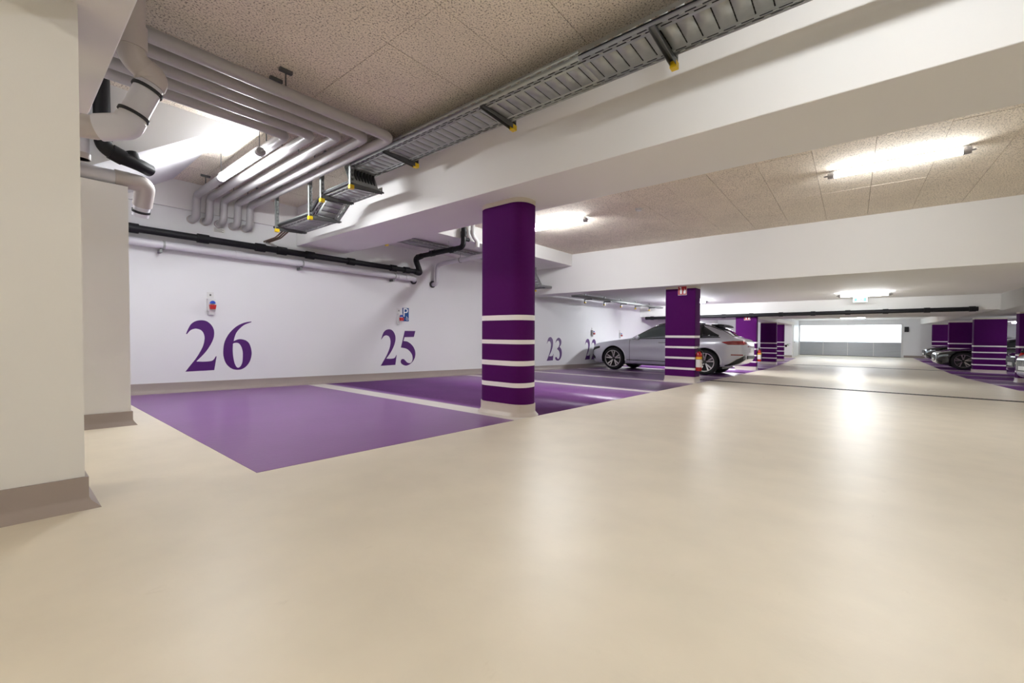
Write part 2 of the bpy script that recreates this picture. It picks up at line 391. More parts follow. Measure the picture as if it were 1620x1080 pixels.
def beam(name, label, *boxes):
    mb = MB()
    for b in boxes: mb.box(*b)
    o = struct(name, mb, M['beam'], label); return o
bev(beam('ceiling_beam', 'white ceiling beam at the left edge', (-0.5, 0.43, -3.75, YW, 2.33, 3.06)), 0.006)
bev(beam('ceiling_beam', 'broad white ceiling beam over nearest column', (3.35, 4.24, -3.75, YW, 2.33, 3.06)), 0.006)
bev(beam('ceiling_beam', 'second white ceiling beam across the aisle', (10.0, 10.65, -3.75, YW, 1.95, 3.06)), 0.006)
beam('ceiling_beam', 'white longitudinal beam over far left columns', (19.3, 33.0, 2.93, 3.72, 1.445, 1.62))
beam('trim_wall_ledge', 'shallow edge beam along the top of the numbered wall', (0.43, 3.35, YW-0.045, YW, 2.60, 3.005))
beam('trim_soffit', 'lowered white soffit above bays beside wall', (4.24, 10.0, 6.0, YW, 2.675, 3.06))
def rbz(x): return 1.524+0.02*(20.4-x) if x < 20.4 else 1.524
mb = MB(); xs = [XB, 20.4, XF]
for a, b in zip(xs, xs[1:]):
    mb.hexa([(a, YR, rbz(a)), (b, YR, rbz(b)), (b, -3.38, rbz(b)), (a, -3.38, rbz(a)), (a, YR, 3.06), (b, YR, 3.06), (b, -3.38, 3.06), (a, -3.38, 3.06)])
struct('trim_right_soffit', mb, M['beam'], 'low white soffit over right-hand bays')
# underside of the stair behind the low wall
st = MB().prism([(1.63, 3.0), (0.33, 2.11), (-1.1, 2.11), (-1.1, 3.02), (1.63, 3.02)], 5.13, YW, 'y')
struct('stair_soffit', st, M['wall'], 'sloping underside of stair beside pipes')

# garage door: grey slats below, perforated pale sheet above
door = struct('door_1', MB().box(XF-0.03, XF+0.1, 3.0, 3.09, fz(XF), 1.55).box(XF-0.03, XF+0.1, -2.58, -2.49, fz(XF), 1.55).box(XF-0.03, XF+0.1, -2.58, 3.09, 1.50, 1.56),
              M['whiteplastic'], 'wide sectional garage door, grey slats below white translucent sheet')
zb = fz(XF)
for k in range(10):
    z0 = zb+0.03+k*0.094
    part('slat', MB().box(XF+0.02, XF+0.05, -2.49, 3.0, z0, z0+0.078), M['doorslat'], door)
part('slat_backing', MB().box(XF+0.05, XF+0.06, -2.49, 3.0, zb, zb+0.97), M['galvd'], door)
part('slat_seal', MB().box(XF+0.015, XF+0.07, -2.49, 3.0, zb, zb+0.03), M['rubber'], door)
part('translucent_sheet', MB().box(XF+0.03, XF+0.04, -2.49, 3.0, zb+0.97, 1.50), M['doorsheet'], door)
for k in range(1, 4):
    y = -2.49+k*5.49/4
    part('mullion', MB().box(XF+0.015, XF+0.03, y-0.015, y+0.015, zb+0.03, 1.50), M['whiteplastic'], door)
d2 = struct('door_2', MB().box(33.6, 36.9, 3.05, 3.09, fz(35), 1.5), M['whiteplastic'], 'white side door near garage door')
part('door_handle', MB().box(34.0, 34.12, 3.02, 3.05, 0.3, 0.34), M['galvd'], d2)

# ------------------------------------------------------------------ columns
def rrect(x0, x1, y0, y1, r, seg=8):
    out = []
    for cx, cy, a0 in ((x1-r, y0+r, -90), (x1-r, y1-r, 0), (x0+r, y1-r, 90), (x0+r, y0+r, 180)):
        for k in range(seg+1):
            a = math.radians(a0+90*k/seg); out.append((cx+r*math.cos(a), cy+r*math.sin(a)))
    return out
def ringwall(mb, outline, z0, z1, off=0.0, caps=True):
    n = len(outline); c = Vector((sum(p[0] for p in outline)/n, sum(p[1] for p in outline)/n))
    P = []
    for i in range(n):
        a = Vector(outline[i-1]); b = Vector(outline[i]); d = Vector(outline[(i+1) % n])
        t = (d-a).normalized() if (d-a).length > 1e-6 else Vector((1, 0)); P.append((b.x+t.y*off, b.y-t.x*off))
    vs = [(p[0], p[1], z) for z in (z0, z1) for p in P]
    fs = [(k, (k+1) % n, (k+1) % n+n, k+n) for k in range(n)]
    mb.add(vs, fs, True)
    if caps: mb.add(vs[:n], [tuple(range(n-1, -1, -1))]); mb.add(vs[n:], [tuple(range(n))])
    return mb
def column(label, x, y0, y1, ztop, depth=0.32, r=0.02, stripes=((0.328, 0.380), (0.572, 0.628), (0.818, 0.866), (1.088, 1.146)), cap=0.05, sk=M['skirt2']):
    ol = rrect(x, x+depth, y0, y1, r); base = fz(x+depth/2)
    t = thing('column', label, 'column', (x+depth/2, (y0+y1)/2, base), 'purple striped columns')
    part('shaft', ringwall(MB(), ol, base-0.05, ztop-cap), M['column'], t)
    for a, b in stripes:
        part('stripe', ringwall(MB(), ol, base+a, base+b, 0.0015), M['stripe'], t)
    part('skirting', skirt(MB(), ol, h=0.135, flare=0.05 if r > 0.1 else 0.03), sk, t)
    part('cap', ringwall(MB(), ol, ztop-cap, ztop+0.005, 0.004), M['cream'], t)
    return t
c1 = column('nearest purple column with rounded ends and four white stripes', 3.65, 2.83, 3.51, 2.33, 0.36, 0.16)
st2 = ((0.302, 0.352), (0.557, 0.606), (0.810, 0.858), (1.058, 1.112))
c2 = column('purple striped column in front of silver car', 10.3, 2.855, 3.55, 1.95, 0.42, stripes=st2)
c3 = column('purple striped column behind rear of silver car', 18.8, 2.92, 3.66, 1.595, 0.32, stripes=st2)
c4 = column('purple striped column, second beyond silver car in the left row', 24.8, 2.98, 3.68, 1.445, 0.32, stripes=st2)
c5 = column('farthest purple striped column in the left row', 28.2, 3.02, 3.70, 1.445, 0.32, stripes=st2)
r0 = column('purple column cut by the right picture edge', 19.6, -4.85, -3.93, rbz(19.6), 0.34, stripes=st2)
r1 = column('widest purple striped column in the right row, beside black car', 25.2, -4.75, -3.85, rbz(25.4), 0.34, stripes=st2)
r2 = column('middle purple striped column of right row behind black car bonnet', 30.9, -4.75, -3.85, rbz(31), 0.34, stripes=st2)
r3 = column('farthest purple striped column in the right row near end wall', 36.6, -4.75, -3.85, rbz(36), 0.34, stripes=st2)

# ------------------------------------------------------------------ painted bay numbers
TWO = [(0.047,0.848,1),(0.071,0.917,0),(0.106,0.99,0),(0.157,1.037,0),(0.225,1.058,0),(0.293,1.051,0),(0.35,1.007,0),(0.387,0.94,0),(0.397,0.861,0),(0.381,0.772,0),(0.339,0.674,0),(0.273,0.566,0),(0.168,0.441,1),(0.264,0.437,0),(0.354,0.445,0),(0.391,0.472,0),(0.413,0.514,1),(0.425,0.516,1),(0.393,0.304,1),(0.034,0.293,1),(0.089,0.376,0),(0.168,0.494,0),(0.225,0.605,0),(0.258,0.692,0),(0.273,0.789,0),(0.263,0.857,0),(0.235,0.904,0),(0.196,0.924,0),(0.156,0.928,0),(0.109,0.909,0),(0.078,0.875,0),(0.058,0.843,1)]
SIX = [(0.91,1.077,1),(0.84,1.063,0),(0.766,1.033,0),(0.693,0.984,0),(0.622,0.909,0),(0.569,0.827,0),(0.529,0.726,0),(0.514,0.615,0),(0.516,0.515,0),(0.544,0.414,0),(0.591,0.348,0),(0.644,0.311,0),(0.702,0.299,0),(0.77,0.309,0),(0.835,0.356,0),(0.886,0.439,0),(0.909,0.543,0),(0.902,0.638,0),(0.874,0.721,0),(0.828,0.767,0),(0.764,0.786,0),(0.71,0.78,0),(0.656,0.753,1),(0.67,0.82,0),(0.697,0.892,0),(0.747,0.96,0),(0.812,1.02,0),(0.909,1.065,1)]
SIXH = [(0.651,0.717,0),(0.696,0.728,0),(0.732,0.714,0),(0.763,0.663,0),(0.781,0.585,0),(0.782,0.503,0),(0.775,0.42,0),(0.752,0.359,0),(0.72,0.332,0),(0.693,0.345,0),(0.667,0.402,0),(0.65,0.494,0),(0.642,0.595,0),(0.644,0.677,0)]
FIVE = [(0.635,1.041,1),(0.921,1.049,1),(0.88,0.915,1),(0.631,0.903,1),(0.603,0.82,1),(0.705,0.807,0),(0.799,0.757,0),(0.876,0.68,0),(0.919,0.578,0),(0.911,0.468,0),(0.857,0.375,0),(0.78,0.314,0),(0.686,0.282,0),(0.603,0.295,0),(0.542,0.335,0),(0.53,0.381,0),(0.553,0.419,0),(0.603,0.425,0),(0.649,0.394,0),(0.705,0.347,0),(0.78,0.333,0),(0.828,0.368,0),(0.847,0.438,0),(0.828,0.524,0),(0.761,0.602,0),(0.668,0.655,0),(0.535,0.676,1)]
T3 = [(.02,.78,1),(.06,.88,0),(.14,.96,0),(.25,1.0,0),(.36,.97,0),(.44,.90,0),(.46,.80,0),(.43,.70,0),(.34,.60,0),(.43,.53,0),(.49,.42,0),(.50,.30,0),(.46,.16,0),(.36,.05,0),(.22,0,0),(.08,.02,0),(.01,.07,0),(.0,.12,0),(.04,.16,0),(.10,.15,0),(.17,.09,0),(.24,.07,0),(.31,.12,0),(.34,.22,0),(.33,.34,0),(.27,.43,0),(.15,.50,1),(.15,.53,1),(.25,.60,0),(.31,.70,0),(.30,.80,0),(.24,.87,0),(.16,.87,0),(.09,.84,0),(.04,.77,1)]
THREE = [(0.53+x*0.8, 0.29+z*0.76, c) for x, z, c in T3]
FOUR = [(0.80,1.05,1),(0.86,1.05,1),(0.86,0.56,1),(0.94,0.56,1),(0.94,0.47,1),(0.86,0.47,1),(0.86,0.29,1),(0.72,0.29,1),(0.72,0.47,1),(0.51,0.47,1),(0.51,0.55,1)]
FOURH = [(0.72,0.56,1),(0.72,0.88,1),(0.56,0.56,1)]
DIG = {'2': [TWO], '6': [SIX, SIXH], '5': [FIVE], '3': [THREE], '4': [FOUR, FOURH]}
def number(txt, x0):
    loops = [catmull(l) for l in DIG['2']]
    if txt[1] == '2': loops += [[(x+0.48, z) for x, z in catmull(l)] for l in DIG['2']]
    else: loops += [catmull(l) for l in DIG[txt[1]]]
    me = outline_mesh('bay_number', loops, 0.0016, lambda x, z, d: (x+x0, YW-d, z+fz(x+x0)))
    o = link('bay_number', me, M['number'], wall_left); o['label'] = 'purple painted number '+txt
number('26', 1.72); number('25', 5.0); number('24', 8.45); number('23', 11.08); number('22', 13.55)
# ================================================================== LAMPS
def lamp(label, x, y0, y1, z, zc, wires=False, warm=False, k=1.0):
    t = thing('tube_lamp', label, 'lamp', (x, (y0+y1)/2, z), 'tube lamps under the ceiling')
    r = 0.042
    prof = [(r*math.cos(a)*1.0, r*0.85*math.sin(a)) for a in [math.radians(d) for d in range(0, 360, 24)]]
    e = 0.07
    part('housing', MB().box(x-0.03, x+0.03, y0+0.02, y1-0.02, z+0.026, z+0.05), M['whiteplastic'], t)
    part('diffuser', MB().prism([(x+p[0], z+p[1]) for p in prof], y0+e, y1-e, 'y'), tube_mat(k, warm), t)
    for a, b, s in ((y0, y0+e, -1), (y1-e, y1, 1)):
        cap = part('end_cap', MB().prism([(x+p[0]*1.1, z+p[1]*1.1) for p in prof], a, b, 'y'), M['cap'], t)
        yy = a if s < 0 else b
        part('cable_gland', MB().lathe([(0.012, 0), (0.012, 0.03), (0.006, 0.04)] if s > 0 else [(0.006, -0.04), (0.012, -0.03), (0.012, 0)], 10, (x, yy, z), 'y'), M['cap'], cap)
    for yy in (y0+0.22, y1-0.22) if not wires else (y0+0.05, y1-0.05):
        if wires:
            part('hanger_wire', MB().tube([(x, yy, z+0.04), (x, yy, zc)], 0.004, 6), M['galvd'], t)
        else:
            part('mounting_clip', MB().box(x-0.02, x+0.02, yy-0.012, yy+0.012, z+0.03, zc), M['cap'], t)
    return t
lamp('suspended tube lamp between grey pipes above bay 26', 1.77, 4.80, 6.08, 2.70, 3.0, wires=True, k=0.8)
lamp('tube lamp on near ceiling above the camera, beside cable tray', 1.77, -0.95, 0.33, 2.93, 3.0, k=0.5)
lamp('large tube lamp at the upper right of the second ceiling field', 7.03, -1.02, 0.29, 2.93, 2.99, k=0.68)
lamp('tube lamp on ceiling just right of nearest column', 6.93, 3.85, 5.13, 2.93, 2.99, k=1.25)
lamp('tube lamp above green exit sign in the third ceiling field', 16.1, -0.84, 0.36, 1.99, 2.06, k=0.95)
lamp('tube lamp on ceiling hidden behind the column before silver car', 16.2, 4.08, 5.3, 1.99, 2.06, k=3.1)
lamp('tube lamp behind the camera, by the wall', -3.2, 4.4, 5.7, 2.89, 2.95, warm=True, k=1.05)
lamp('tube lamp behind the camera, over the aisle', -3.2, -1.0, 0.3, 2.89, 2.95, warm=True, k=1.05)
lamp('tube lamp in the last ceiling field before garage door', 30.5, -0.6, 0.6, 1.79, 1.86, k=1.5)
lamp('tube lamp over far left bays', 27.5, 4.6, 5.8, 1.79, 1.86, k=2.0)
lamp('tube lamp over right-hand bays behind black cars', 31.5, -7.2, -6.0, rbz(31.5)-0.07, rbz(31.5))
lamp('tube lamp over right-hand bays at picture edge', 22.0, -7.2, -6.0, rbz(22)-0.07, rbz(22))
lamp('tube lamp over right-hand bays near camera', 7.0, -7.2, -6.0, rbz(7)-0.07, rbz(7))
# ================================================================== PIPES
pxs = [1.875, 2.035, 2.215, 2.40, 2.57]
pys = [4.47, 4.27, 4.07, 3.88, 3.69]
names = ['innermost of five grey ceiling pipes, beside the suspended lamp', 'second innermost of the five grey ceiling pipes', 'middle one of the five grey ceiling pipes',
         'second outermost of the five grey ceiling pipes', 'outermost of five grey ceiling pipes, nearest the cable tray']
for x, yb, nm in zip(pxs, pys, names):
    t = thing('insulated_pipe', nm, 'pipe', (x, (yb+7.4)/2, 2.81), 'five grey ceiling pipes')
    part('run', MB().tube([(x-0.03, 7.60, 2.475), (x-0.01, 7.43, 2.475), (x, 7.42, 2.81), (x, yb, 2.81), (0.30, yb, 2.81)], 0.050, 18, bend=0.085), M['jacket'], t)
    part('wall_collar', MB().lathe([(0.052, -0.03), (0.060, -0.02), (0.060, 0.0)], 18, (x-0.03, 7.586, 2.475), 'y'), M['pvc2'], t)
    for yy in (7.02, 4.95):
        if yy < yb+0.25: continue
        hg = part('hanger', MB().box(x-0.055, x+0.055, yy-0.016, yy+0.016, 2.975, 3.001), M['galvd'], t)
        part('rod', MB().tube([(x, yy, 2.85), (x, yy, 2.98)], 0.006, 6), M['galvd'], hg)
    hg = part('hanger', MB().box(1.50, 1.60, yb-0.016, yb+0.016, 2.975, 3.001), M['galvd'], t)
    part('rod', MB().tube([(1.55, yb, 2.85), (1.55, yb, 2.98)], 0.006, 6), M['galvd'], hg)

# grey soil pipe with elbows under the first beam
t = thing('soil_pipe', 'thick grey soil pipe with elbows and black clamps under left beam', 'pipe', (0.55, 3.45, 2.3))
A = [(0.545, 3.43, 3.0), (0.545, 3.45, 2.50), (0.655, 3.47, 2.425), (0.535, 3.52, 2.095), (0.40, 3.60, 2.06), (0.0, 3.72, 2.04)]
part('upper_run', MB().tube(A[:3], 0.070, 22, bend=0.05), M['pvc2'], t)
part('elbow', MB().tube([tuple(Vector(A[1]).lerp(Vector(A[2]), 0.55)), A[2], tuple(Vector(A[2]).lerp(Vector(A[3]), 0.14))], 0.077, 22, bend=0.06), M['pvc2'], t)
part('lower_run', MB().tube([tuple(Vector(A[2]).lerp(Vector(A[3]), 0.1)), tuple(Vector(A[2]).lerp(Vector(A[3]), 0.92))], 0.070, 22), M['pvc'], t)
part('elbow', MB().tube([tuple(Vector(A[2]).lerp(Vector(A[3]), 0.84)), A[3], tuple(Vector(A[3]).lerp(Vector(A[4]), 0.9))], 0.077, 22, bend=0.07), M['pvc'], t)
part('side_run', MB().tube([A[3], A[4], A[5]], 0.068, 22), M['pvc2'], t)
part('coupling', MB().tube([tuple(Vector(A[0]).lerp(Vector(A[1]), 0.62)), tuple(Vector(A[0]).lerp(Vector(A[1]), 0.9))], 0.079, 22), M['pvc2'], t)
for f in (0.24, 0.76):
    p = Vector(A[2]).lerp(Vector(A[3]), f); d = (Vector(A[3])-Vector(A[2])).normalized()
    part('clamp', MB().tube([tuple(p-d*0.009), tuple(p+d*0.009)], 0.080, 22), M['rubber'], t)
part('clamp_rod', MB().tube([(0.61, 3.50, 2.27), (0.61, 3.50, 3.0)], 0.006, 6), M['galvd'], t)

t = thing('drain_pipe', 'grey drain pipe lying on top of low cream wall', 'pipe', (0.5, 5.13, 2.19))
part('run', MB().tube([(-0.9, 5.14, 2.192), (0.80, 5.14, 2.192)], 0.068, 20), M['pvc'], t)
part('elbow', MB().tube([(0.78, 5.14, 2.192), (0.905, 5.14, 2.192), (0.90, 5.26, 2.02)], 0.074, 20, bend=0.07), M['pvc2'], t)
part('coupling', MB().tube([(0.69, 5.14, 2.192), (0.79, 5.14, 2.192)], 0.077, 20), M['pvc2'], t)
part('spigot', MB().tube([(0.90, 5.25, 2.05), (0.895, 5.32, 1.93)], 0.062, 20), M['pvc'], t)
part('clamp', MB().tube([(0.896, 5.29, 1.98), (0.895, 5.30, 1.962)], 0.070, 20), M['rubber'], t)
t = thing('vent_pipe', 'grey vertical pipe standing beside black pipe at left', 'pipe', (0.46, 5.02, 2.26))
part('run', MB().tube([(0.475, 5.03, 2.262), (0.475, 5.03, 3.0)], 0.050, 16), M['pvc'], t)
part('coupling', MB().tube([(0.475, 5.03, 2.262), (0.475, 5.03, 2.31)], 0.058, 16), M['pvc2'], t)
t = thing('black_drain_pipe', 'short black drain pipe curving over the low cream wall', 'pipe', (0.7, 5.0, 2.3))
part('run', MB().tube([(0.595, 4.99, 3.0), (0.60, 4.99, 2.40), (0.70, 5.0, 2.345), (0.83, 5.04, 2.335), (0.93, 5.12, 2.325)], 0.056, 18, bend=0.1), M['black'], t)
part('coupling', MB().tube([(0.597, 4.99, 2.62), (0.60, 4.99, 2.46)], 0.064, 18), M['black'], t)
part('coupling', MB().tube([(0.65, 4.995, 2.375), (0.735, 5.01, 2.345)], 0.066, 18), M['black'], t)
part('cleanout', MB().tube([(0.81, 5.03, 2.33), (0.79, 5.05, 2.42)], 0.05, 16), M['black'], t)

# pipes along the numbered wall
t = thing('black_wall_pipe', 'long black drain pipe running along the numbered wall', 'pipe', (3.4, 7.45, 2.18))
bz = lambda x: 2.20-0.0075*(x-1)
part('run', MB().tube([(0.80, 7.45, bz(0.8)), (5.90, 7.45, bz(5.9))], 0.050, 18), M['black'], t)
for x in (1.16, 1.95, 2.72, 3.05, 3.52, 4.3, 5.25, 5.58):
    part('coupling', MB().tube([(x-0.07, 7.45, bz(x-0.07)), (x+0.07, 7.45, bz(x+0.07))], 0.066, 18), M['black'], t)
    part('pipe_clip', MB().box(x-0.012, x+0.012, 7.45, 7.586, bz(x)-0.015, bz(x)+0.015), M['galvd'], t)
part('elbow', MB().tube([(5.80, 7.45, bz(5.8)), (5.96, 7.45, 2.13), (5.80, 7.43, 2.44), (5.79, 7.2, 2.47)], 0.060, 18, bend=0.09), M['black'], t)
part('cross_run', MB().tube([(5.79, 7.35, 2.47), (5.79, 5.93, 2.50), (5.79, 5.92, 2.985)], 0.050, 18, bend=0.11), M['black'], t)
for y in (6.85, 6.25):
    part('coupling', MB().tube([(5.79, y+0.06, 2.485), (5.79, y-0.06, 2.487)], 0.062, 18), M['black'], t)
    part('hanger_rod', MB().tube([(5.79, y+0.1, 2.48), (5.79, y+0.1, 2.676)], 0.005, 6), M['galvd'], t)
part('coupling', MB().tube([(5.79, 5.92, 2.70), (5.79, 5.92, 2.80)], 0.062, 18), M['black'], t)
part('branch', MB().tube([(5.79, 5.92, 2.66), (5.93, 5.92, 2.66)], 0.035, 12), M['black'], t)
t = thing('grey_wall_pipe', 'long light grey pipe clamped below black pipe on numbered wall', 'pipe', (3.4, 7.48, 2.02))
gz = lambda x: 2.032-0.006*(x-1)
part('run', MB().tube([(0.80, 7.475, gz(0.8)), (5.72, 7.475, gz(5.7)), (5.84, 7.50, gz(5.8)-0.01), (5.86, 7.60, gz(5.8)-0.02)], 0.053, 18, bend=0.05), M['pvc'], t)
for x in (2.42, 5.42, 5.62):
    part('coupling', MB().tube([(x-0.05, 7.475, gz(x-0.05)), (x+0.05, 7.475, gz(x+0.05))], 0.060, 18), M['pvc'], t)
part('wall_collar', MB().lathe([(0.075, -0.03), (0.075, 0)], 18, (5.86, 7.586, gz(5.8)-0.03), 'y'), M['rubber'], t)
for x in (1.50, 3.40, 5.30):
    c = part('clamp', MB().tube([(x-0.012, 7.475, gz(x)), (x+0.012, 7.475, gz(x))], 0.060, 18), M['galv'], t)
    part('bracket', MB().box(x-0.05, x-0.02, 7.45, 7.586, gz(x)-0.11, gz(x)-0.065).tube([(x-0.035, 7.46, gz(x)-0.06), (x, 7.475, gz(x)-0.05)], 0.012, 8), M['galvd'], c)
t = thing('grey_outlet_pipe', 'grey pipe leaving the wall beside nearest column and rising', 'pipe', (6.4, 7.4, 2.1))
part('run', MB().tube([(6.40, 7.60, 1.945), (6.42, 7.46, 1.945), (6.45, 7.45, 2.38), (6.45, 7.2, 2.41), (6.45, 5.2, 2.46)], 0.050, 18, bend=0.09), M['pvc'], t)
part('wall_collar', MB().lathe([(0.078, -0.03), (0.078, 0)], 18, (6.40, 7.586, 1.945), 'y'), M['rubber'], t)
for y in (6.7, 5.7):
    c = part('clamp', MB().tube([(6.45, y+0.012, 2.42), (6.45, y-0.012, 2.42)], 0.058, 16), M['galv'], t)
    part('rod', MB().tube([(6.45, y, 2.47), (6.45, y, 2.676 if y > 6 else 2.99)], 0.005, 6), M['galvd'], c)
t = thing('white_riser_pipe', 'white riser pipe near ceiling beside black pipe', 'pipe', (6.05, 5.9, 2.8))
part('run', MB().tube([(6.02, 5.9, 2.99), (6.02, 5.9, 2.75), (6.15, 5.9, 2.68), (6.15, 5.9, 2.55)], 0.045, 14, bend=0.08), M['whiteplastic'], t)
part('coupling', MB().tube([(6.02, 5.9, 2.86), (6.02, 5.9, 2.80)], 0.053, 14), M['whiteplastic'], t)
# black pipe along the third beam
t = thing('black_beam_pipe', 'long black pipe running along the far beam across aisle', 'pipe', (18.55, 2.3, 1.60))
part('run', MB().tube([(18.62, 7.3, 1.53), (18.62, -2.86, 1.62)], 0.068, 14), M['black'], t)
for k in range(11):
    y = 7.0-k*0.98
    z = 1.53+(7.3-y)*0.00886
    part('coupling', MB().tube([(18.62, y-0.07, z), (18.62, y+0.07, z)], 0.082, 14), M['black'], t)
part('end_cap', MB().tube([(18.62, -2.84, 1.62), (18.62, -2.92, 1.62)], 0.07, 14), M['black'], t)

# ================================================================== CABLE TRAYS
def tray_mesh(path, half, hgt, period=0.10, lip=0.012, fr=None, side_slots=True):
    """perforated sheet-metal channel; path: list of (l, z); fr(l, w, z) maps to world"""
    mb = MB()
    def quad(l0, z0, l1, z1, w0, h0, w1, h1): 
        mb.add([fr(l0, w0, z0+h0), fr(l1, w0, z1+h0), fr(l1, w1, z1+h1), fr(l0, w1, z0+h1)], [(0, 1, 2, 3)])
    W = half
    strips = [(-1.0, -0.90, 's'), (-0.90, -0.84, 'a'), (-0.84, -0.76, 's'), (-0.76, -0.70, 'b'), (-0.70, -0.58, 's'), (-0.58, 0.58, 't'),
              (0.58, 0.70, 's'), (0.70, 0.76, 'b'), (0.76, 0.84, 's'), (0.84, 0.90, 'a'), (0.90, 1.0, 's')]
    for (la, za), (lb, zb_) in zip(path, path[1:]):
        L = math.hypot(lb-la, zb_-za); n = max(1, round(L/period))
        def at(t): return la+(lb-la)*t, za+(zb_-za)*t
        def seg(t0, t1, w0, h0, w1, h1):
            (l0, z0), (l1, z1) = at(t0), at(t1); quad(l0, z0, l1, z1, w0, h0, w1, h1)
        for a, b, k in strips:
            if k == 's': seg(0, 1, a*W, 0, b*W, 0); continue
            for i in range(n):
                if k == 'a': holes = [(0.15, 0.80)]
                elif k == 'b': holes = [(0.0, 0.35), (0.65, 1.0)]
                else: holes = [(0.46, 0.54)]
                t = 0.0
                for h0, h1 in holes:
                    if h0 > t: seg((i+t)/n, (i+h0)/n, a*W, 0, b*W, 0)
                    t = h1
                if t < 1.0: seg((i+t)/n, (i+1)/n, a*W, 0, b*W, 0)
        for s in (-1, 1):
            rows = [(0, 0.40, 's'), (0.40, 0.56, 'a'), (0.56, 1.0, 's')] if side_slots else [(0, 1, 's')]
            for a, b, k in rows:
                if k == 's': seg(0, 1, s*W, a*hgt, s*W, b*hgt); continue
                for i in range(n):
                    seg(i/n, (i+0.25)/n, s*W, a*hgt, s*W, b*hgt); seg((i+0.75)/n, (i+1)/n, s*W, a*hgt, s*W, b*hgt)
            seg(0, 1, s*W, hgt, s*(W-lip), hgt)
    return mb
def sheet(name, mb, m, parent):
    o = part(name, mb, m, parent); s = o.modifiers.new('sheet', 'SOLIDIFY'); s.thickness = 0.0018; s.offset = 0; return o
TX = 2.845; TW = 0.20
fy = lambda l, w_, z: (TX+w_, l, z)
fyl = lambda l, w_, z: (TX+0.05+w_, l, z)
t = thing('cable_tray', 'long perforated galvanised cable tray along near beam', 'cable tray', (TX, 2, 2.70))
sheet('straight_run', tray_mesh([(-3.70, 2.78), (1.55, 2.78)], TW, 0.065, fr=fy), M['galv'], t)
sheet('straight_run', tray_mesh([(1.55, 2.78), (4.72, 2.78)], TW, 0.065, fr=fy), M['galv'], t)
sheet('drop_piece', tray_mesh([(4.62, 2.58), (5.36, 2.58)], TW, 0.065, fr=fyl), M['galv'], t)
sheet('sloped_piece', tray_mesh([(5.36, 2.58), (5.68, 2.385)], TW, 0.065, fr=fyl), M['galv'], t)
sheet('low_run', tray_mesh([(5.68, 2.385), (6.83, 2.385)], TW, 0.065, fr=fyl), M['galv'], t)
sheet('drop_plate', MB().add([(TX-TW, 4.72, 2.78), (TX+TW, 4.72, 2.78), (TX+TW, 4.62, 2.58), (TX-TW, 4.62, 2.58)], [(0, 1, 2, 3)]), M['galv'], t)
for k in range(9):
    xx = TX-0.165+k*0.041; j = 0.006*math.sin(k*2.1)
    part('cable', MB().tube([(xx, -3.7, 2.80), (xx+j, 1.0, 2.80), (xx, 4.70, 2.80), (xx, 4.66, 2.60), (xx, 5.36, 2.60), (xx, 5.68, 2.405), (xx, 6.80, 2.405)], 0.0175, 8, bend=0.05), M['rubber'], t)
cab = MB()
for k, dx in enumerate((-0.02, 0.02, 0.055)): cab.tube([(TX+dx, 6.80, 2.40), (TX+dx-0.02, 6.92, 2.35), (TX+dx-0.01, 7.1, 2.32), (TX+dx, 7.59, 2.32)], 0.011, 8, bend=0.06)
c = part('cable_bundle', cab, mat('brown_cables', (0.16, 0.09, 0.06), 0.6), t)
def bracket(label, y, zlow, zarm, side, ztop=3.0, x=None):
    """ceiling strut with yellow end cap and an arm under the tray; side=+1: strut beyond the tray, -1: on the near side"""
    xs = x if x is not None else (TX+side*0.24)
    t = thing('tray_bracket', label, 'bracket', (xs, y, ztop), 'tray brackets with yellow end caps')
    p = MB()   # open channel
    p.box(xs-0.022, xs-0.019, y-0.02, y+0.02, zlow, ztop).box(xs+0.019, xs+0.022, y-0.02, y+0.02, zlow, ztop).box(xs-0.022, xs+0.022, y+0.016, y+0.02, zlow, ztop)
    n = max(2, int((ztop-zlow)/0.05))
    for k in range(n):
        z = zlow+(ztop-zlow)*k/n; p.box(xs-0.022, xs+0.022, y-0.02, y-0.017, z, z+0.022)
    part('strut', p, M['galvd'] if side > 0 else M['galv'], t)
    part('top_plate', MB().box(xs-0.07, xs+0.07, y-0.05, y+0.05, ztop-0.008, ztop), M['galvd'], t)
    x1 = xs-side*0.43
    part('arm', MB().prism([(xs, zarm), (x1, zarm), (x1, zarm-0.022), (xs, zarm-0.052)], y-0.022, y-0.018, 'y').prism([(xs, zarm), (x1, zarm), (x1, zarm-0.022), (xs, zarm-0.052)], y+0.018, y+0.022, 'y').prism([(xs, zarm), (x1, zarm), (x1, zarm-0.004), (xs, zarm-0.004)], y-0.022, y+0.022, 'y'), M['galvd'], t)
    part('end_cap', MB().box(xs-0.026, xs+0.026, y-0.024, y+0.024, zlow-0.02, zlow+0.025), M['yellow'], t)
    return t
bracket('tray bracket nearest the upper right of the photo', 1.02, 2.735, 2.778, 1)
bracket('tray bracket above nearest purple column', 2.50, 2.74, 2.778, 1)
bracket('tray bracket left of nearest purple column, just past the pipe bends', 3.94, 2.745, 2.778, 1)
bracket('tray bracket where the tray first drops', 4.60, 2.53, 2.578, -1, x=2.66)
bracket('tray bracket at top of the sloped tray piece', 5.30, 2.51, 2.578, -1, x=2.66)
bracket('tray bracket at bottom of the sloped tray piece', 5.62, 2.34, 2.383, -1, x=2.66)
bracket('tray bracket at the tray end nearest numbered wall', 6.66, 2.33, 2.383, -1, x=2.66)
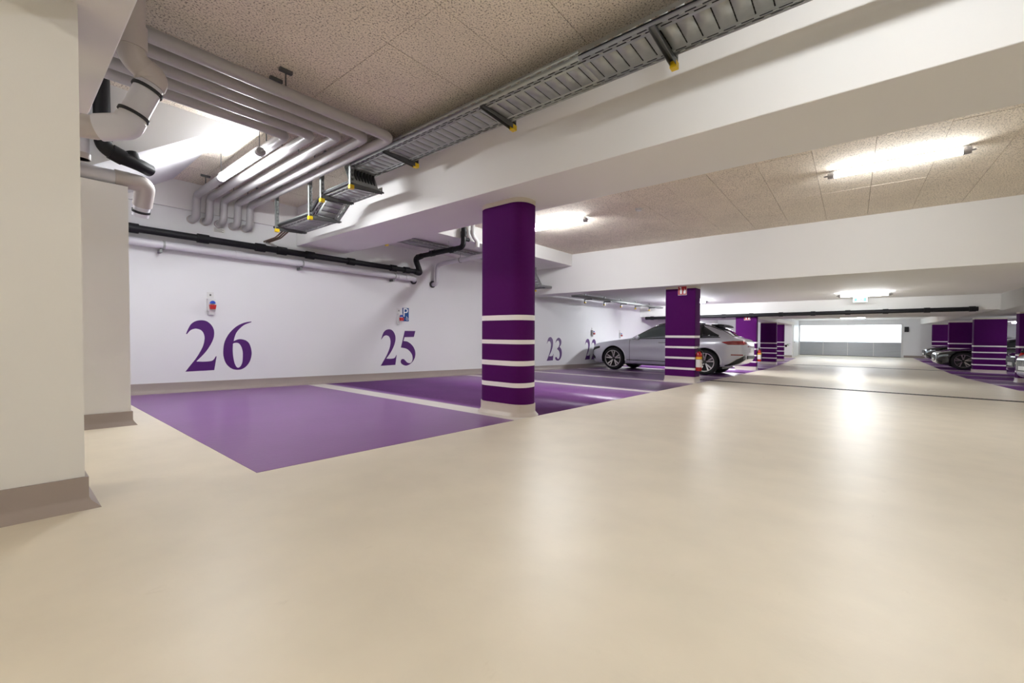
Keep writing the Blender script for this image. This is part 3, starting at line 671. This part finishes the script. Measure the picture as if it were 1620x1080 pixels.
# second tray, over bays 25 to 23
fx2 = lambda l, w_, z: (l, 6.78+w_, z)
t = thing('cable_tray', 'galvanised cable tray under the soffit behind nearest column', 'cable tray', (7, 6.78, 2.58))
sheet('straight_run', tray_mesh([(4.26, 2.585), (9.05, 2.585)], 0.13, 0.06, fr=fx2), M['galv'], t)
sheet('sloped_piece', tray_mesh([(9.05, 2.585), (9.50, 2.10)], 0.13, 0.06, fr=fx2), M['galv'], t)
sheet('low_run', tray_mesh([(9.50, 2.10), (9.99, 2.10)], 0.13, 0.06, fr=fx2), M['galv'], t)
for x, lb in ((4.75, 'small tray bracket just behind the broad beam'), (5.95, 'small tray bracket by the black cross pipe'), (9.6, 'small tray bracket at the drop beside second beam')):
    zz = 2.585 if x < 9 else 2.10
    t = thing('tray_bracket', lb, 'bracket', (x, 6.78, 2.67), 'small tray brackets under the soffit')
    part('strut', MB().box(x-0.02, x+0.02, 6.93, 6.97, zz-0.07, 2.675), M['galv'], t)
    part('arm', MB().box(x-0.02, x+0.02, 6.63, 6.95, zz-0.03, zz-0.003), M['galvd'], t)
    part('end_cap', MB().box(x-0.025, x+0.025, 6.925, 6.975, zz-0.10, zz-0.06), M['yellow'], t)
# third tray above the silver car
fx3 = lambda l, w_, z: (l, 6.35+w_, z)
t = thing('cable_tray', 'slim bright cable tray under ceiling above the silver car', 'cable tray', (14, 6.35, 1.90))
sheet('straight_run', tray_mesh([(10.7, 1.90), (17.9, 1.90)], 0.09, 0.06, fr=fx3, side_slots=False, period=0.2), M['galv'], t)
part('conduit', MB().tube([(10.7, 6.40, 1.965), (17.9, 6.40, 1.965)], 0.04, 12), M['galv'], t)
for x, lb in ((11.6, 'first'), (12.9, 'second'), (14.2, 'third'), (15.5, 'fourth'), (16.9, 'fifth')):
    t = thing('tray_bracket', lb+' bracket of the slim tray above silver car, counted from second beam', 'bracket', (x, 6.35, 2.06), 'brackets of the slim tray')
    part('strut', MB().box(x-0.02, x+0.02, 6.46, 6.50, 1.80, 2.06), M['galv'], t)
    part('arm', MB().box(x-0.02, x+0.02, 6.24, 6.47, 1.868, 1.898), M['galvd'], t)
    part('end_cap', MB().box(x-0.025, x+0.025, 6.455, 6.505, 1.77, 1.81), M['yellow'], t)

# ================================================================== SMALL FIXTURES
def socket(label, x, hb):
    z0 = fz(x)+hb
    t = thing('charging_socket', label, 'socket', (x, YW, z0), 'wall sockets above the bay numbers')
    lp = part('label_plate', MB().box(x-0.045, x+0.045, YW-0.004, YW, z0+0.20, z0+0.29), M['whiteplastic'], t)
    part('print', MB().box(x-0.01, x+0.012, YW-0.005, YW-0.004, z0+0.232, z0+0.262), M['ink'], lp)
    bev(part('housing', MB().box(x-0.05, x+0.05, YW-0.075, YW, z0, z0+0.19), M['whiteplastic'], t), 0.006)
    part('blue_cover', MB().prism([(x-0.03+0.035*(1-math.cos(a)), z0+0.115+0.035*math.sin(a)*1.2) for a in [math.pi*k/8 for k in range(9)]], YW-0.105, YW-0.07, 'y'), M['blue'], t)
    part('red_cover', MB().prism([(x-0.04, z0+0.095), (x+0.045, z0+0.095), (x+0.035, z0+0.03), (x-0.03, z0+0.03)], YW-0.125, YW-0.07, 'y'), M['red'], t)
    part('plug_outlet', MB().box(x-0.03, x+0.03, YW-0.06, YW, z0-0.05, z0), M['whiteplastic'], t)
    return t
socket('white wall socket with blue and red covers above number 26', 2.07, 1.20)
socket('white wall socket with blue and red covers beside parking sign', 5.48, 1.22)
socket('white wall socket just right of nearest column', 10.2, 1.17)
socket('white wall socket above number 22', 14.1, 1.20)
socket('white wall socket above the silver car bonnet', 16.5, 1.20)
# P sign with wheelchair pictogram
t = thing('parking_sign', 'blue P sign with wheelchair symbol above number 25', 'sign', (5.645, YW, 1.10))
x0, x1, z0, z1 = 5.575, 5.735, 1.075, 1.365
part('plate', MB().box(x0, x1, YW-0.012, YW-0.001, z0, z1), M['signblue'], t)
me = text_mesh('letter_p', 'P', 0.27, 0.001, lambda x, z, d: (5.645+x-5.645, -d, z))
link('letter_p', me, M['signwhite'], t, (0.0, -0.0122, 0.155))
wc = MB().lathe([(0.030, -0.0135), (0.030, -0.012)], 16, (5.69, YW, 1.125), 'y').box(5.672, 5.684, YW-0.0135, YW-0.012, 1.13, 1.185).box(5.672, 5.70, YW-0.0135, YW-0.012, 1.145, 1.155)
part('wheelchair_symbol', wc, M['signwhite'], t)
part('wheelchair_gap', MB().lathe([(0.02, -0.0142), (0.02, -0.013)], 16, (5.69, YW, 1.125), 'y'), M['signblue'], t)
# small printed notes on the wall
t = thing('wall_note', 'small printed note on wall under the ceiling pipes', 'note', (2.2, YW, 2.38))
part('sheet', MB().box(2.12, 2.27, YW-0.003, YW-0.0005, 2.35, 2.42), M['paper'], t)
for k in range(4): part('text_line', MB().box(2.13, 2.25-0.02*(k % 2), YW-0.004, YW-0.003, 2.358+k*0.016, 2.364+k*0.016), M['ink'], t)
# ceiling smoke detector
t = thing('smoke_detector', 'round white smoke detector on second ceiling field', 'detector', (7.06, 2.91, 2.99))
part('body', MB().lathe([(0.055, 2.991), (0.055, 2.97), (0.045, 2.955), (0.0, 2.95)], 20, (7.06, 2.91, 0)), M['whiteplastic'], t)
part('base_ring', MB().lathe([(0.062, 2.991), (0.062, 2.98)], 20, (7.06, 2.91, 0)), M['whiteplastic'], t)

def fire_sign(label, x, y0, y1, z0, z1):
    t = thing('fire_sign', label, 'sign', (x, (y0+y1)/2, z0), 'red fire extinguisher signs on columns'); w_ = y1-y0; h_ = z1-z0
    part('border', MB().box(x-0.006, x, y0, y1, z0, z1), M['signwhite'], t)
    part('face', MB().box(x-0.009, x-0.006, y0+0.02*w_, y1-0.02*w_, z0+0.04*h_, z1-0.04*h_), M['signred'], t)
    ye = y0+w_*0.66
    part('extinguisher_symbol', MB().box(x-0.011, x-0.009, ye-0.11*w_, ye+0.11*w_, z0+0.14*h_, z0+0.60*h_).box(x-0.011, x-0.009, ye-0.04*w_, ye+0.05*w_, z0+0.6*h_, z0+0.75*h_).box(x-0.011, x-0.009, ye-0.05*w_, ye+0.18*w_, z0+0.75*h_, z0+0.83*h_), M['signwhite'], t)
    fl = MB()
    yf = y0+w_*0.24
    fl.prism([(yf-0.13*w_, z0+0.14*h_), (yf+0.13*w_, z0+0.14*h_), (yf+0.12*w_, z0+0.45*h_), (yf+0.04*w_, z0+0.38*h_), (yf+0.02*w_, z0+0.72*h_), (yf-0.05*w_, z0+0.45*h_), (yf-0.12*w_, z0+0.55*h_)], x-0.011, x-0.009, 'x')
    part('flame_symbol', fl, M['signwhite'], t)
    return t
fire_sign('red fire extinguisher sign on column before silver car', 10.298, 3.05, 3.25, 1.745, 1.975)
fire_sign('red fire extinguisher sign on column behind silver car', 18.798, 3.14, 3.36, 1.385, 1.60)
def extinguisher(label, x, y, z):
    t = thing('fire_extinguisher', label, 'extinguisher', (x, y, z), 'red fire extinguishers hung on columns')
    R = 0.068
    part('cylinder', MB().lathe([(0.0, 0.0), (R*0.85, 0.0), (R, 0.02), (R, 0.36), (R*0.8, 0.42), (R*0.4, 0.455), (0.03, 0.46)], 20, (x, y, z)), M['ext_red'], t)
    part('valve', MB().lathe([(0.03, 0.455), (0.03, 0.50), (0.02, 0.52)], 14, (x, y, z)), M['carblack'], t)
    part('handle', MB().box(x-0.10, x+0.02, y-0.014, y+0.014, z+0.515, z+0.54).box(x-0.09, x+0.0, y-0.012, y+0.012, z+0.555, z+0.57), M['carblack'], t)
    part('hose', MB().tube([(x+0.02, y-0.01, z+0.50), (x+0.06, y-0.05, z+0.47), (x+0.04, y-R-0.02, z+0.30), (x+0.02, y-R-0.015, z+0.12)], 0.011, 8, bend=0.08), M['carblack'], t)
    lab = MB()
    for zz0, zz1, nm in ((0.09, 0.27, 'a'),):
        lab.lathe([(R+0.0012, zz0), (R+0.0012, zz1)], 20, (x, y, z))
    part('paper_label', lab, M['ext_label'], t)
    part('yellow_band', MB().lathe([(R+0.0014, 0.28), (R+0.0014, 0.33)], 20, (x, y, z)), M['ext_yellow'], t)
    part('wall_hook', MB().box(x-0.02, x+0.02, y+0.03, y+R+0.02, z+0.40, z+0.43), M['galvd'], t)
    return t
extinguisher('red fire extinguisher on the column before silver car', 10.375, 2.783, -0.04)
extinguisher('red fire extinguisher on the column behind silver car', 18.93, 2.835, -0.24)
extinguisher('red fire extinguisher on column at the right picture edge', 19.50, -3.98, -0.15)
# green exit sign
t = thing('exit_sign', 'small lit green exit sign hanging below far tube lamp', 'sign', (17.9, -0.18, 1.9))
part('panel', MB().box(17.88, 17.91, -0.36, 0.0, 1.895, 2.055), M['signlit'], t)
man = MB().box(17.876, 17.88, -0.10, -0.03, 1.93, 2.02).box(17.876, 17.88, -0.33, -0.26, 1.92, 2.03).prism([(-0.23, 1.975), (-0.19, 2.01), (-0.19, 1.985), (-0.13, 1.985), (-0.13, 1.965), (-0.19, 1.965), (-0.19, 1.94)], 17.876, 17.88, 'x')
part('pictogram', man, M['signgreen'], t)
# small box on the end wall and a plant on the far column
t = thing('wall_speaker', 'small black box on end wall beside garage door', 'speaker', (37.4, -2.72, 1.0))
bev(part('case', MB().box(37.30, 37.5, -2.83, -2.63, 1.02, 1.36), M['carblack'], t), 0.01)
part('grille', MB().box(37.295, 37.30, -2.81, -2.65, 1.05, 1.33), M['rubber'], t)
t = thing('wall_plant', 'small green plant on the farthest left column', 'plant', (28.35, 2.98, 0.2))
part('pot', MB().lathe([(0.05, 0.12), (0.07, 0.24)], 12, (28.35, 2.93, 0)), M['drain'], t)
for k in range(9):
    a = k*2.4; d = Vector((math.cos(a)*0.5-0.2, -0.7-0.3*math.sin(a), 0.25+0.3*math.cos(a*1.7))).normalized()
    b0 = Vector((28.35, 2.93, 0.23)); s_ = d.cross(Vector((0, 0, 1))).normalized()*0.035
    L = 0.2+0.05*(k % 3)
    part('leaf', MB().add([tuple(b0), tuple(b0+d*L*0.5+s_), tuple(b0+d*L+Vector((0, 0, -0.04))), tuple(b0+d*L*0.5-s_), tuple(b0+d*L*0.5+Vector((0, 0, 0.008)))], [(0, 1, 4), (1, 2, 4), (2, 3, 4), (3, 0, 4)]), M['leaf'], t)
# drain channels across the aisle
def drain(label, x, y0, y1, w_):
    t = thing('drain_channel', label, 'drain', (x, (y0+y1)/2, fz(x)))
    z = fz(x); sl = (fz(x+0.5)-fz(x-0.5))
    def zz(q): return z+sl*(q-x)
    def bar(mb, xa, xb, ya, yb, h0, h1):
        mb.hexa([(xa, ya, zz(xa)+h0), (xb, ya, zz(xb)+h0), (xb, yb, zz(xb)+h0), (xa, yb, zz(xa)+h0), (xa, ya, zz(xa)+h1), (xb, ya, zz(xb)+h1), (xb, yb, zz(xb)+h1), (xa, yb, zz(xa)+h1)])
    e = MB(); bar(e, x-w_/2, x-w_/2+0.015, y0, y1, -0.02, 0.006); bar(e, x+w_/2-0.015, x+w_/2, y0, y1, -0.02, 0.006)
    part('frame', e, M['drain'], t)
    b = MB(); bar(b, x-w_/2+0.015, x+w_/2-0.015, y0, y1, -0.02, 0.001)
    part('channel_bed', b, M['rubber'], t)
    g = MB(); n = int((y1-y0)/0.06)
    for k in range(n): bar(g, x-w_/2+0.015, x+w_/2-0.015, y0+k*0.06, y0+k*0.06+0.025, 0.001, 0.005)
    o = part('grating', g, M['drain'], t); o['kind'] = 'stuff'
    return t
drain('dark slotted drain channel crossing the aisle beside column', 11.45, -9.3, 3.35, 0.19)
drain('thin drain line crossing the aisle before the garage door', 25.6, -3.5, 3.0, 0.10)
# ================================================================== CARS
def interp(tab, y):
    tab = sorted(tab)
    if y <= tab[0][0]: return tab[0][1]
    if y >= tab[-1][0]: return tab[-1][1]
    for i in range(len(tab)-1):
        (a, va), (b, vb) = tab[i], tab[i+1]
        if a <= y <= b:
            t = (y-a)/(b-a)
            m0 = (vb-tab[i-1][1])/(b-tab[i-1][0])*(b-a) if i > 0 else vb-va
            m1 = (tab[i+2][1]-va)/(tab[i+2][0]-a)*(b-a) if i+2 < len(tab) else vb-va
            if (vb-va)*m0 < 0: m0 = 0
            if (vb-va)*m1 < 0: m1 = 0
            return (2*t**3-3*t*t+1)*va+(t**3-2*t*t+t)*m0+(-2*t**3+3*t*t)*vb+(t**3-t*t)*m1
SUV = dict(
    zt=[(2.43, 0.76), (2.38, 0.85), (2.22, 0.925), (1.9, 0.99), (1.4, 1.06), (0.98, 1.115), (0.86, 1.14), (0.45, 1.37), (0.10, 1.555), (-0.25, 1.655), (-0.6, 1.695), (-1.0, 1.685), (-1.35, 1.635), (-1.65, 1.555), (-2.0, 1.375), (-2.28, 1.19), (-2.36, 1.16), (-2.47, 1.14), (-2.53, 1.11), (-2.58, 1.04), (-2.60, 0.97)],
    w=[(2.43, 0.60), (2.38, 0.76), (2.28, 0.87), (2.1, 0.94), (1.8, 0.975), (1.3, 0.985), (0, 0.985), (-1.4, 0.995), (-2.0, 0.965), (-2.3, 0.92), (-2.47, 0.85), (-2.54, 0.76), (-2.58, 0.62), (-2.60, 0.45)],
    zb=[(2.43, 0.40), (2.36, 0.27), (2.1, 0.22), (1.0, 0.23), (-1.2, 0.24), (-2.0, 0.27), (-2.4, 0.36), (-2.57, 0.50), (-2.60, 0.62)],
    belt=[(2.43, 0.66), (2.3, 0.82), (1.9, 0.93), (1.0, 1.045), (0, 1.075), (-1.3, 1.11), (-2.0, 1.135), (-2.4, 1.11), (-2.54, 1.06), (-2.60, 0.92)])
class Car:
    def __init__(s, prof, zs=1.0, ys=1.0): s.p = prof; s.zs = zs; s.ys = ys
    def ring(s, y):
        w_ = interp(s.p['w'], y); zb_ = interp(s.p['zb'], y); zt = interp(s.p['zt'], y); bl = min(interp(s.p['belt'], y), zt-0.05)
        g = max(0.0, min(1.0, (zt-bl-0.05)/0.55))
        return [(0, zb_), (0.80*w_, zb_), (0.93*w_, zb_+0.05), (0.972*w_, zb_+0.18), (0.985*w_, 0.5*(zb_+bl)), (w_, bl-0.17), (0.952*w_, bl),
                ((0.90-0.20*g)*w_, zt-0.03-0.035*g), ((0.62-0.10*g)*w_, zt-0.012), (0, zt)]
    def surf(s, y, t, side=-1, off=0.0):
        R = s.ring(y)
        def pt(t_):
            i = min(8, int(t_)); f = t_-i; a = R[i]; b = R[i+1]
            if i in (6,): q = (a[0]+(b[0]-a[0])*f, a[1]+(b[1]-a[1])*f)
            else:
                p0 = R[i-1] if i > 0 and i != 7 else a; p3 = R[i+2] if i+2 < 10 and i+1 != 6 else b
                q = []
                for c in (0, 1):
                    m0 = (b[c]-p0[c])*0.5; m1 = (p3[c]-a[c])*0.5
                    q.append((2*f**3-3*f*f+1)*a[c]+(f**3-2*f*f+f)*m0+(-2*f**3+3*f*f)*b[c]+(f**3-f*f)*m1)
            return q
        q = pt(t); n = (0, 0, 0)
        if off:
            e = 0.02; q1 = pt(min(8.999, t+e)); q0 = pt(max(0, t-e)); tx, tz = q1[0]-q0[0], q1[1]-q0[1]; l = math.hypot(tx, tz) or 1
            q = (q[0]+tz/l*off, q[1]-tx/l*off)
        return (side*q[0], y*s.ys, q[1]*s.zs)
    def tz(s, y, z):
        lo, hi = 2.0, 6.4
        for _ in range(24):
            m = (lo+hi)/2
            if s.surf(y, m)[2] < z*s.zs: lo = m
            else: hi = m
        return lo
    def body(s):
        ys = sorted(set([2.43, 2.41, 2.38, 2.33, 2.28, 2.2, 2.1, 2.0]+[2.0-0.08*k for k in range(53)]+[-2.28, -2.36, -2.42, -2.47, -2.50, -2.52, -2.54, -2.56, -2.57, -2.58, -2.59, -2.60]), reverse=True)
        ys = [y for y in ys if y >= -2.60]
        ts = [k*0.25 for k in range(36)]+[9.0]
        mb = MB(); n = len(ts); ring = []
        for y in ys:
            row = [s.surf(y, t, 1) for t in ts]+[s.surf(y, t, -1) for t in reversed(ts[1:-1])]
            ring.append(row)
        m = len(ring[0]); vs = [p for r in ring for p in r]
        fs = [(i*m+k, i*m+(k+1) % m, (i+1)*m+(k+1) % m, (i+1)*m+k) for i in range(len(ring)-1) for k in range(m)]
        fs += [tuple(range(m)), tuple(range((len(ring)-1)*m+m-1, (len(ring)-1)*m-1, -1))]
        return mb.add(vs, fs, True)
    def patch(s, y0, y1, t0, t1, side, off=0.005, ny=14, nt=4, mirror=False):
        mb = MB(); vs = []
        f = lambda v, y: v(y) if callable(v) else v
        for i in range(ny+1):
            y = y0+(y1-y0)*i/ny; a, b = f(t0, y), f(t1, y)
            row = [s.surf(y, a+(b-a)*k/nt, side, off) for k in range(nt+1)]
            if mirror: row = row+[(-p[0], p[1], p[2]) for p in reversed(row[:-1])]
            vs += row
        m = (nt+1) if not mirror else 2*nt+1
        fs = [(i*m+k, i*m+k+1, (i+1)*m+k+1, (i+1)*m+k) for i in range(ny) for k in range(m-1)]
        return mb.add(vs, fs, True)

def wheel_meshes(R=0.39, wd=0.27, rr=0.285):
    ty = MB().lathe([(rr, -wd/2), (R-0.045, -wd/2), (R-0.012, -wd/2+0.03), (R, -wd/2+0.065), (R, wd/2-0.065), (R-0.012, wd/2-0.03), (R-0.045, wd/2), (rr, wd/2), (rr-0.01, wd/2-0.03), (rr-0.01, -wd/2+0.03), (rr, -wd/2)], 36, axis='x', caps=False)
    rim = MB().lathe([(0.0, 0.03), (rr-0.03, 0.03), (rr-0.005, -0.02), (rr-0.005, -wd/2+0.02)], 36, axis='x', caps=False)
    sp = MB()
    for k in range(5):
        for da in (-0.20, 0.20):
            a = 2*math.pi*k/5+0.3; b = a+da
            p0 = Vector((0, math.cos(a)*0.05, math.sin(a)*0.05)); p1 = Vector((0, math.cos(b)*(rr-0.012), math.sin(b)*(rr-0.012)))
            d = (p1-p0).normalized(); q = Vector((0, -d.z, d.y)); w0, w1 = 0.016, 0.030
            x0, x1, xo = -0.075, -0.10, -0.03
            vs = [p0+q*w0+Vector((xo, 0, 0)), p0-q*w0+Vector((xo, 0, 0)), p1-q*w1+Vector((xo, 0, 0)), p1+q*w1+Vector((xo, 0, 0)),
                  p0+q*w0+Vector((x0, 0, 0)), p0-q*w0+Vector((x0, 0, 0)), p1-q*w1*0.8+Vector((x1, 0, 0)), p1+q*w1*0.8+Vector((x1, 0, 0))]
            sp.hexa(vs)
    ringm = MB().lathe([(rr-0.018, -wd/2-0.002), (rr+0.004, -wd/2-0.004), (rr+0.004, -wd/2+0.01), (rr-0.018, -wd/2+0.01), (rr-0.018, -wd/2-0.002)], 36, axis='x', caps=False)
    hub = MB().lathe([(0.0, -0.095), (0.045, -0.09), (0.055, -0.07), (0.055, 0.0)], 18, axis='x')
    out = []
    for nm, mb_ in (('wheel', ty), ('rim', rim), ('spokes', sp), ('rim_ring', ringm), ('hub_cap', hub)):
        me = mb_.mesh(nm); fix_normals(me); out.append(me)
    for me, mm in zip(out, (M['tyre'], M['alloyd'], M['alloy'], M['alloy'], M['alloyd'])): me.materials.append(mm)
    return out
WH = wheel_meshes()

def lpart(name, mb_, m, parent):
    me = mb_.mesh(name); fix_normals(me); return link(name, me, m, parent)
def flatpart(name, mb_, m, parent, th=0.006):
    o = lpart(name, mb_, m, parent); s_ = o.modifiers.new('th', 'SOLIDIFY'); s_.thickness = th; s_.offset = 0; return o

def make_car(label, x, y, rz, paint, zs=1.0, ys=1.0, plate=True, group=None, detail=True, spoiler=True):
    c = Car(SUV, zs, ys)
    t = thing('car', label, 'car', (x, y, fz(x)), group)
    sl = math.atan(-(fz(x+0.9)-fz(x-0.9))/1.8)
    t.rotation_euler = (0, sl*math.cos(rz), rz) if abs(rz) < 1 else (0, -sl, rz)
    R = 0.39
    wy = 1.4975*ys
    me = c.body().mesh('body'); fix_normals(me)
    body = link('body', me, paint, t)
    # wheel arches cut out of the closed shell
    cut = MB()
    for yy in (wy, -wy):
        for sx in (-1, 1):
            cut.lathe([(0.445, 0.60*sx), (0.445, 1.3*sx)] if sx > 0 else [(0.445, -1.3), (0.445, -0.60)], 40, (0, yy, R+0.005), 'x')
    cme = cut.mesh('arch_cut'); fix_normals(cme); co = bpy.data.objects.new('arch_cut', cme); COL.objects.link(co)
    body.parent = None; body.location = (0, 0, 0)
    bm_ = body.modifiers.new('arch', 'BOOLEAN'); bm_.object = co; bm_.operation = 'DIFFERENCE'; bm_.solver = 'EXACT'
    dg = bpy.context.evaluated_depsgraph_get(); dg.update()
    nme = bpy.data.meshes.new_from_object(body.evaluated_get(dg)); nme.name = 'body'
    body.modifiers.clear(); body.data = nme
    if not nme.materials: nme.materials.append(paint)
    nme.polygons.foreach_set('use_smooth', [True]*len(nme.polygons)); nme.set_sharp_from_angle(angle=math.radians(38))
    bpy.data.objects.remove(co); bpy.data.meshes.remove(cme)
    body.parent = t
    for sx in (-1, 1):
        for yy in (wy, -wy):
            arc = [(yy+0.438*math.cos(a), R+0.005+0.438*math.sin(a)) for a in [math.radians(-18+216*k/20) for k in range(21)]]
            mb_ = MB(); n = len(arc)
            mb_.add([(sx*0.61, p[0], p[1]) for p in arc]+[(sx*0.93, p[0], p[1]) for p in arc], [(k, k+1, n+k+1, n+k) for k in range(n-1)], True)
            mb_.add([(sx*0.615, p[0], p[1]) for p in arc], [tuple(range(n))])
            lpart('wheel_liner', mb_, M['carblack'], t)
            w_ = link('wheel', WH[0], None, t, (sx*0.845, yy, R))
            for me_ in WH[1:]:
                q = link(me_.name.split('.')[0], me_, None, w_)
            if sx > 0: w_.rotation_euler = (0, 0, math.pi)
    for sd in (-1, 1):
        flatpart('side_window', c.patch(0.74, -0.42, 6.14, 6.90, sd), M['glass2'] if zs > 0.95 else M['glass'], t)
        flatpart('side_window', c.patch(-0.50, -1.34, 6.12, 6.90, sd), M['glass'], t)
        flatpart('quarter_window', c.patch(-1.42, -1.88, 6.12, lambda y: 6.88-max(0, (-1.42-y))*1.2, sd), M['glass'], t)
        flatpart('window_trim', c.patch(0.82, -1.92, 6.02, 6.10, sd, 0.004, 30, 1), M['carblack'], t)
        flatpart('window_frame', c.patch(0.82, -1.92, 6.92, 6.985, sd, 0.004, 30, 1), M['carblack'], t)
        for yy, nm in ((-0.46, 'window_pillar'), (-1.38, 'window_pillar')):
            flatpart(nm, c.patch(yy+0.045, yy-0.045, 6.08, 6.93, sd, 0.004, 2, 3), M['carblack'], t)
        flatpart('head_lamp', c.patch(2.02, 2.36, 5.0, lambda y: 5.35+0.25*(y-2.0)/0.36, sd, 0.005, 8, 3), M['headl'] if zs < 0.95 else M['carblack'], t)
        flatpart('front_air_intake', c.patch(2.22, 2.42, 2.6, lambda y: 3.2+0.9*(y-2.22)/0.2, sd, 0.006, 6, 3), M['carblack'], t)
        flatpart('tail_lamp', c.patch(-1.98, -2.575, lambda y: c.tz(y, 1.0-0.065*min(1, (-1.98-y)/0.16)), lambda y: c.tz(y, 1.015+0.035*min(1, (-1.98-y)/0.3)), sd, 0.007, 16, 3), M['tail'], t)
        flatpart('rear_reflector', c.patch(-2.22, -2.52, lambda y: c.tz(y, 0.625), lambda y: c.tz(y, 0.655), sd, 0.006, 8, 1), M['tail'], t)
        flatpart('rear_lower_trim', c.patch(-2.05, -2.56, lambda y: 1.6, lambda y: 2.0+0.9*min(1, (-2.05-y)/0.3), sd, 0.006, 10, 3), M['carblack'], t)
        flatpart('rear_trim_strip', c.patch(-2.08, -2.56, lambda y: 2.02+0.9*min(1, (-2.08-y)/0.3), lambda y: 2.14+0.9*min(1, (-2.08-y)/0.3), sd, 0.008, 10, 1), M['chrome'], t)
        flatpart('sill_strip', c.patch(1.0, -1.0, 2.62, 2.76, sd, 0.005, 20, 1), M['carblack'], t)
        if detail:
            for yy in (0.90, -0.44, -1.15):
                flatpart('door_seam', c.patch(yy+0.005, yy-0.005, 2.3, 6.0, sd, 0.001, 1, 12), M['carblack'], t, 0.003)
            for yy in (-0.20, -1.02):
                p = c.surf(yy, 5.25, sd)
                bev(lpart('door_handle', MB().box(p[0]-0.02, p[0]+0.02, yy-0.11, yy+0.11, p[2]-0.014, p[2]+0.016), M['paint_pale'], t), 0.008)
            for yy, nm in ((wy, 'arch_trim'), (-wy, 'arch_trim')):
                arc = [math.radians(-8+196*k/24) for k in range(25)]
                lpart(nm, MB().tube([(sd*(abs(c.surf((yy+0.455*math.cos(a))/ys, 4.3, 1)[0])-0.012), yy+0.455*math.cos(a), R+0.005+0.455*math.sin(a)) for a in arc], 0.022, 8), paint, t)
        p = c.surf(0.60, 6.0, sd)
        mir = MB().lathe([(0.0, -0.10), (0.055, -0.08), (0.075, 0.0), (0.055, 0.08), (0.0, 0.10)], 14, (p[0]+sd*0.12, 0.60*ys, p[2]+0.06), 'x')
        m_ = lpart('wing_mirror', mir, paint, t)
        lpart('mirror_arm', MB().box(min(p[0], p[0]+sd*0.1), max(p[0], p[0]+sd*0.1), 0.57*ys, 0.62*ys, p[2]-0.01, p[2]+0.03), M['carblack'], m_)
        lpart('roof_rail', MB().tube([c.surf(y_, 7.05, sd, 0.02) for y_ in (0.0, -0.3, -0.7, -1.1, -1.45)], 0.014, 8), M['carblack'], t)
    flatpart('windscreen', c.patch(0.82, 0.14, 7.25, 9.0, -1, 0.005, 12, 8, True), M['glass'], t)
    flatpart('rear_window', c.patch(-1.72, -2.27, 7.25, 9.0, -1, 0.005, 12, 8, True), M['glass'], t)
    if spoiler:
        sp = [c.surf(-1.62, 7.5+0.25*k, -1, 0.02) for k in range(7)]; sp2 = [(p[0], p[1]-0.34*ys, p[2]-0.035) for p in sp]
        mb_ = MB(); top = sp+[(-p[0], p[1], p[2]) for p in reversed(sp[:-1])]; bot = sp2+[(-p[0], p[1], p[2]) for p in reversed(sp2[:-1])]
        n = len(top); mb_.add(top+bot, [(k, k+1, n+k+1, n+k) for k in range(n-1)], True)
        flatpart('roof_spoiler', mb_, M['carblack'], t, 0.035)
    yr = -2.60*ys; yf = 2.43*ys
    lpart('tail_lamp_bar', MB().box(-0.50, 0.50, yr-0.008, yr+0.03, 0.87*zs, 0.915*zs), M['tail'], t)
    if plate:
        lpart('number_plate', MB().box(-0.26, 0.26, yr-0.02, yr-0.004, 0.72*zs, 0.84*zs), M['plate'], t)
        lpart('number_plate', MB().box(-0.26, 0.26, yf+0.01, yf+0.022, 0.45*zs, 0.56*zs), M['plate'], t)
    g = lpart('grille', MB().prism([(-0.50, 0.74*zs), (-0.54, 0.60*zs), (-0.40, 0.42*zs), (0.40, 0.42*zs), (0.54, 0.60*zs), (0.50, 0.74*zs)], yf-0.01, yf+0.012, 'y'), M['carblack'], t)
    for k in range(6):
        xx = -0.4+k*0.16; lpart('grille_bar', MB().box(xx-0.012, xx+0.012, yf+0.01, yf+0.018, 0.46*zs, 0.71*zs), M['chrome'], g)
    lpart('rear_bumper_pad', MB().box(-0.55, 0.55, yr-0.006, yr+0.06, 0.52*zs, 0.62*zs), M['carblack'], t)
    lpart('underbody', MB().box(-0.72, 0.72, -1.95*ys, 2.1*ys, 0.20*zs, 0.28*zs), M['carblack'], t)
    return t
make_car('silver coupe SUV parked nose to wall in bay 22', 14.57, 4.9975, 0.0, M['paint_silver'])
make_car('black car between the two right-hand columns, front wheel showing', 27.75, -2.95-2.2, 0.0, M['paint_black'], 0.84, 0.90, group='dark cars on the right', detail=False, spoiler=False)
make_car('black car farther back, beyond the other black car bonnet', 33.4, -3.15-2.2, 0.0, M['paint_black'], 0.86, 0.90, group='dark cars on the right', detail=False, spoiler=False)
make_car('dark car half hidden between two right-hand columns', 22.6, -4.35-2.43, 0.0, M['paint_black'], 1.0, 1.0, group='dark cars on the right', detail=False, spoiler=False)
make_car('pale silver car cut off by the right picture edge', 17.35, -3.55-2.43, 0.0, M['paint_pale'], 0.95, 1.0, detail=False, spoiler=False)
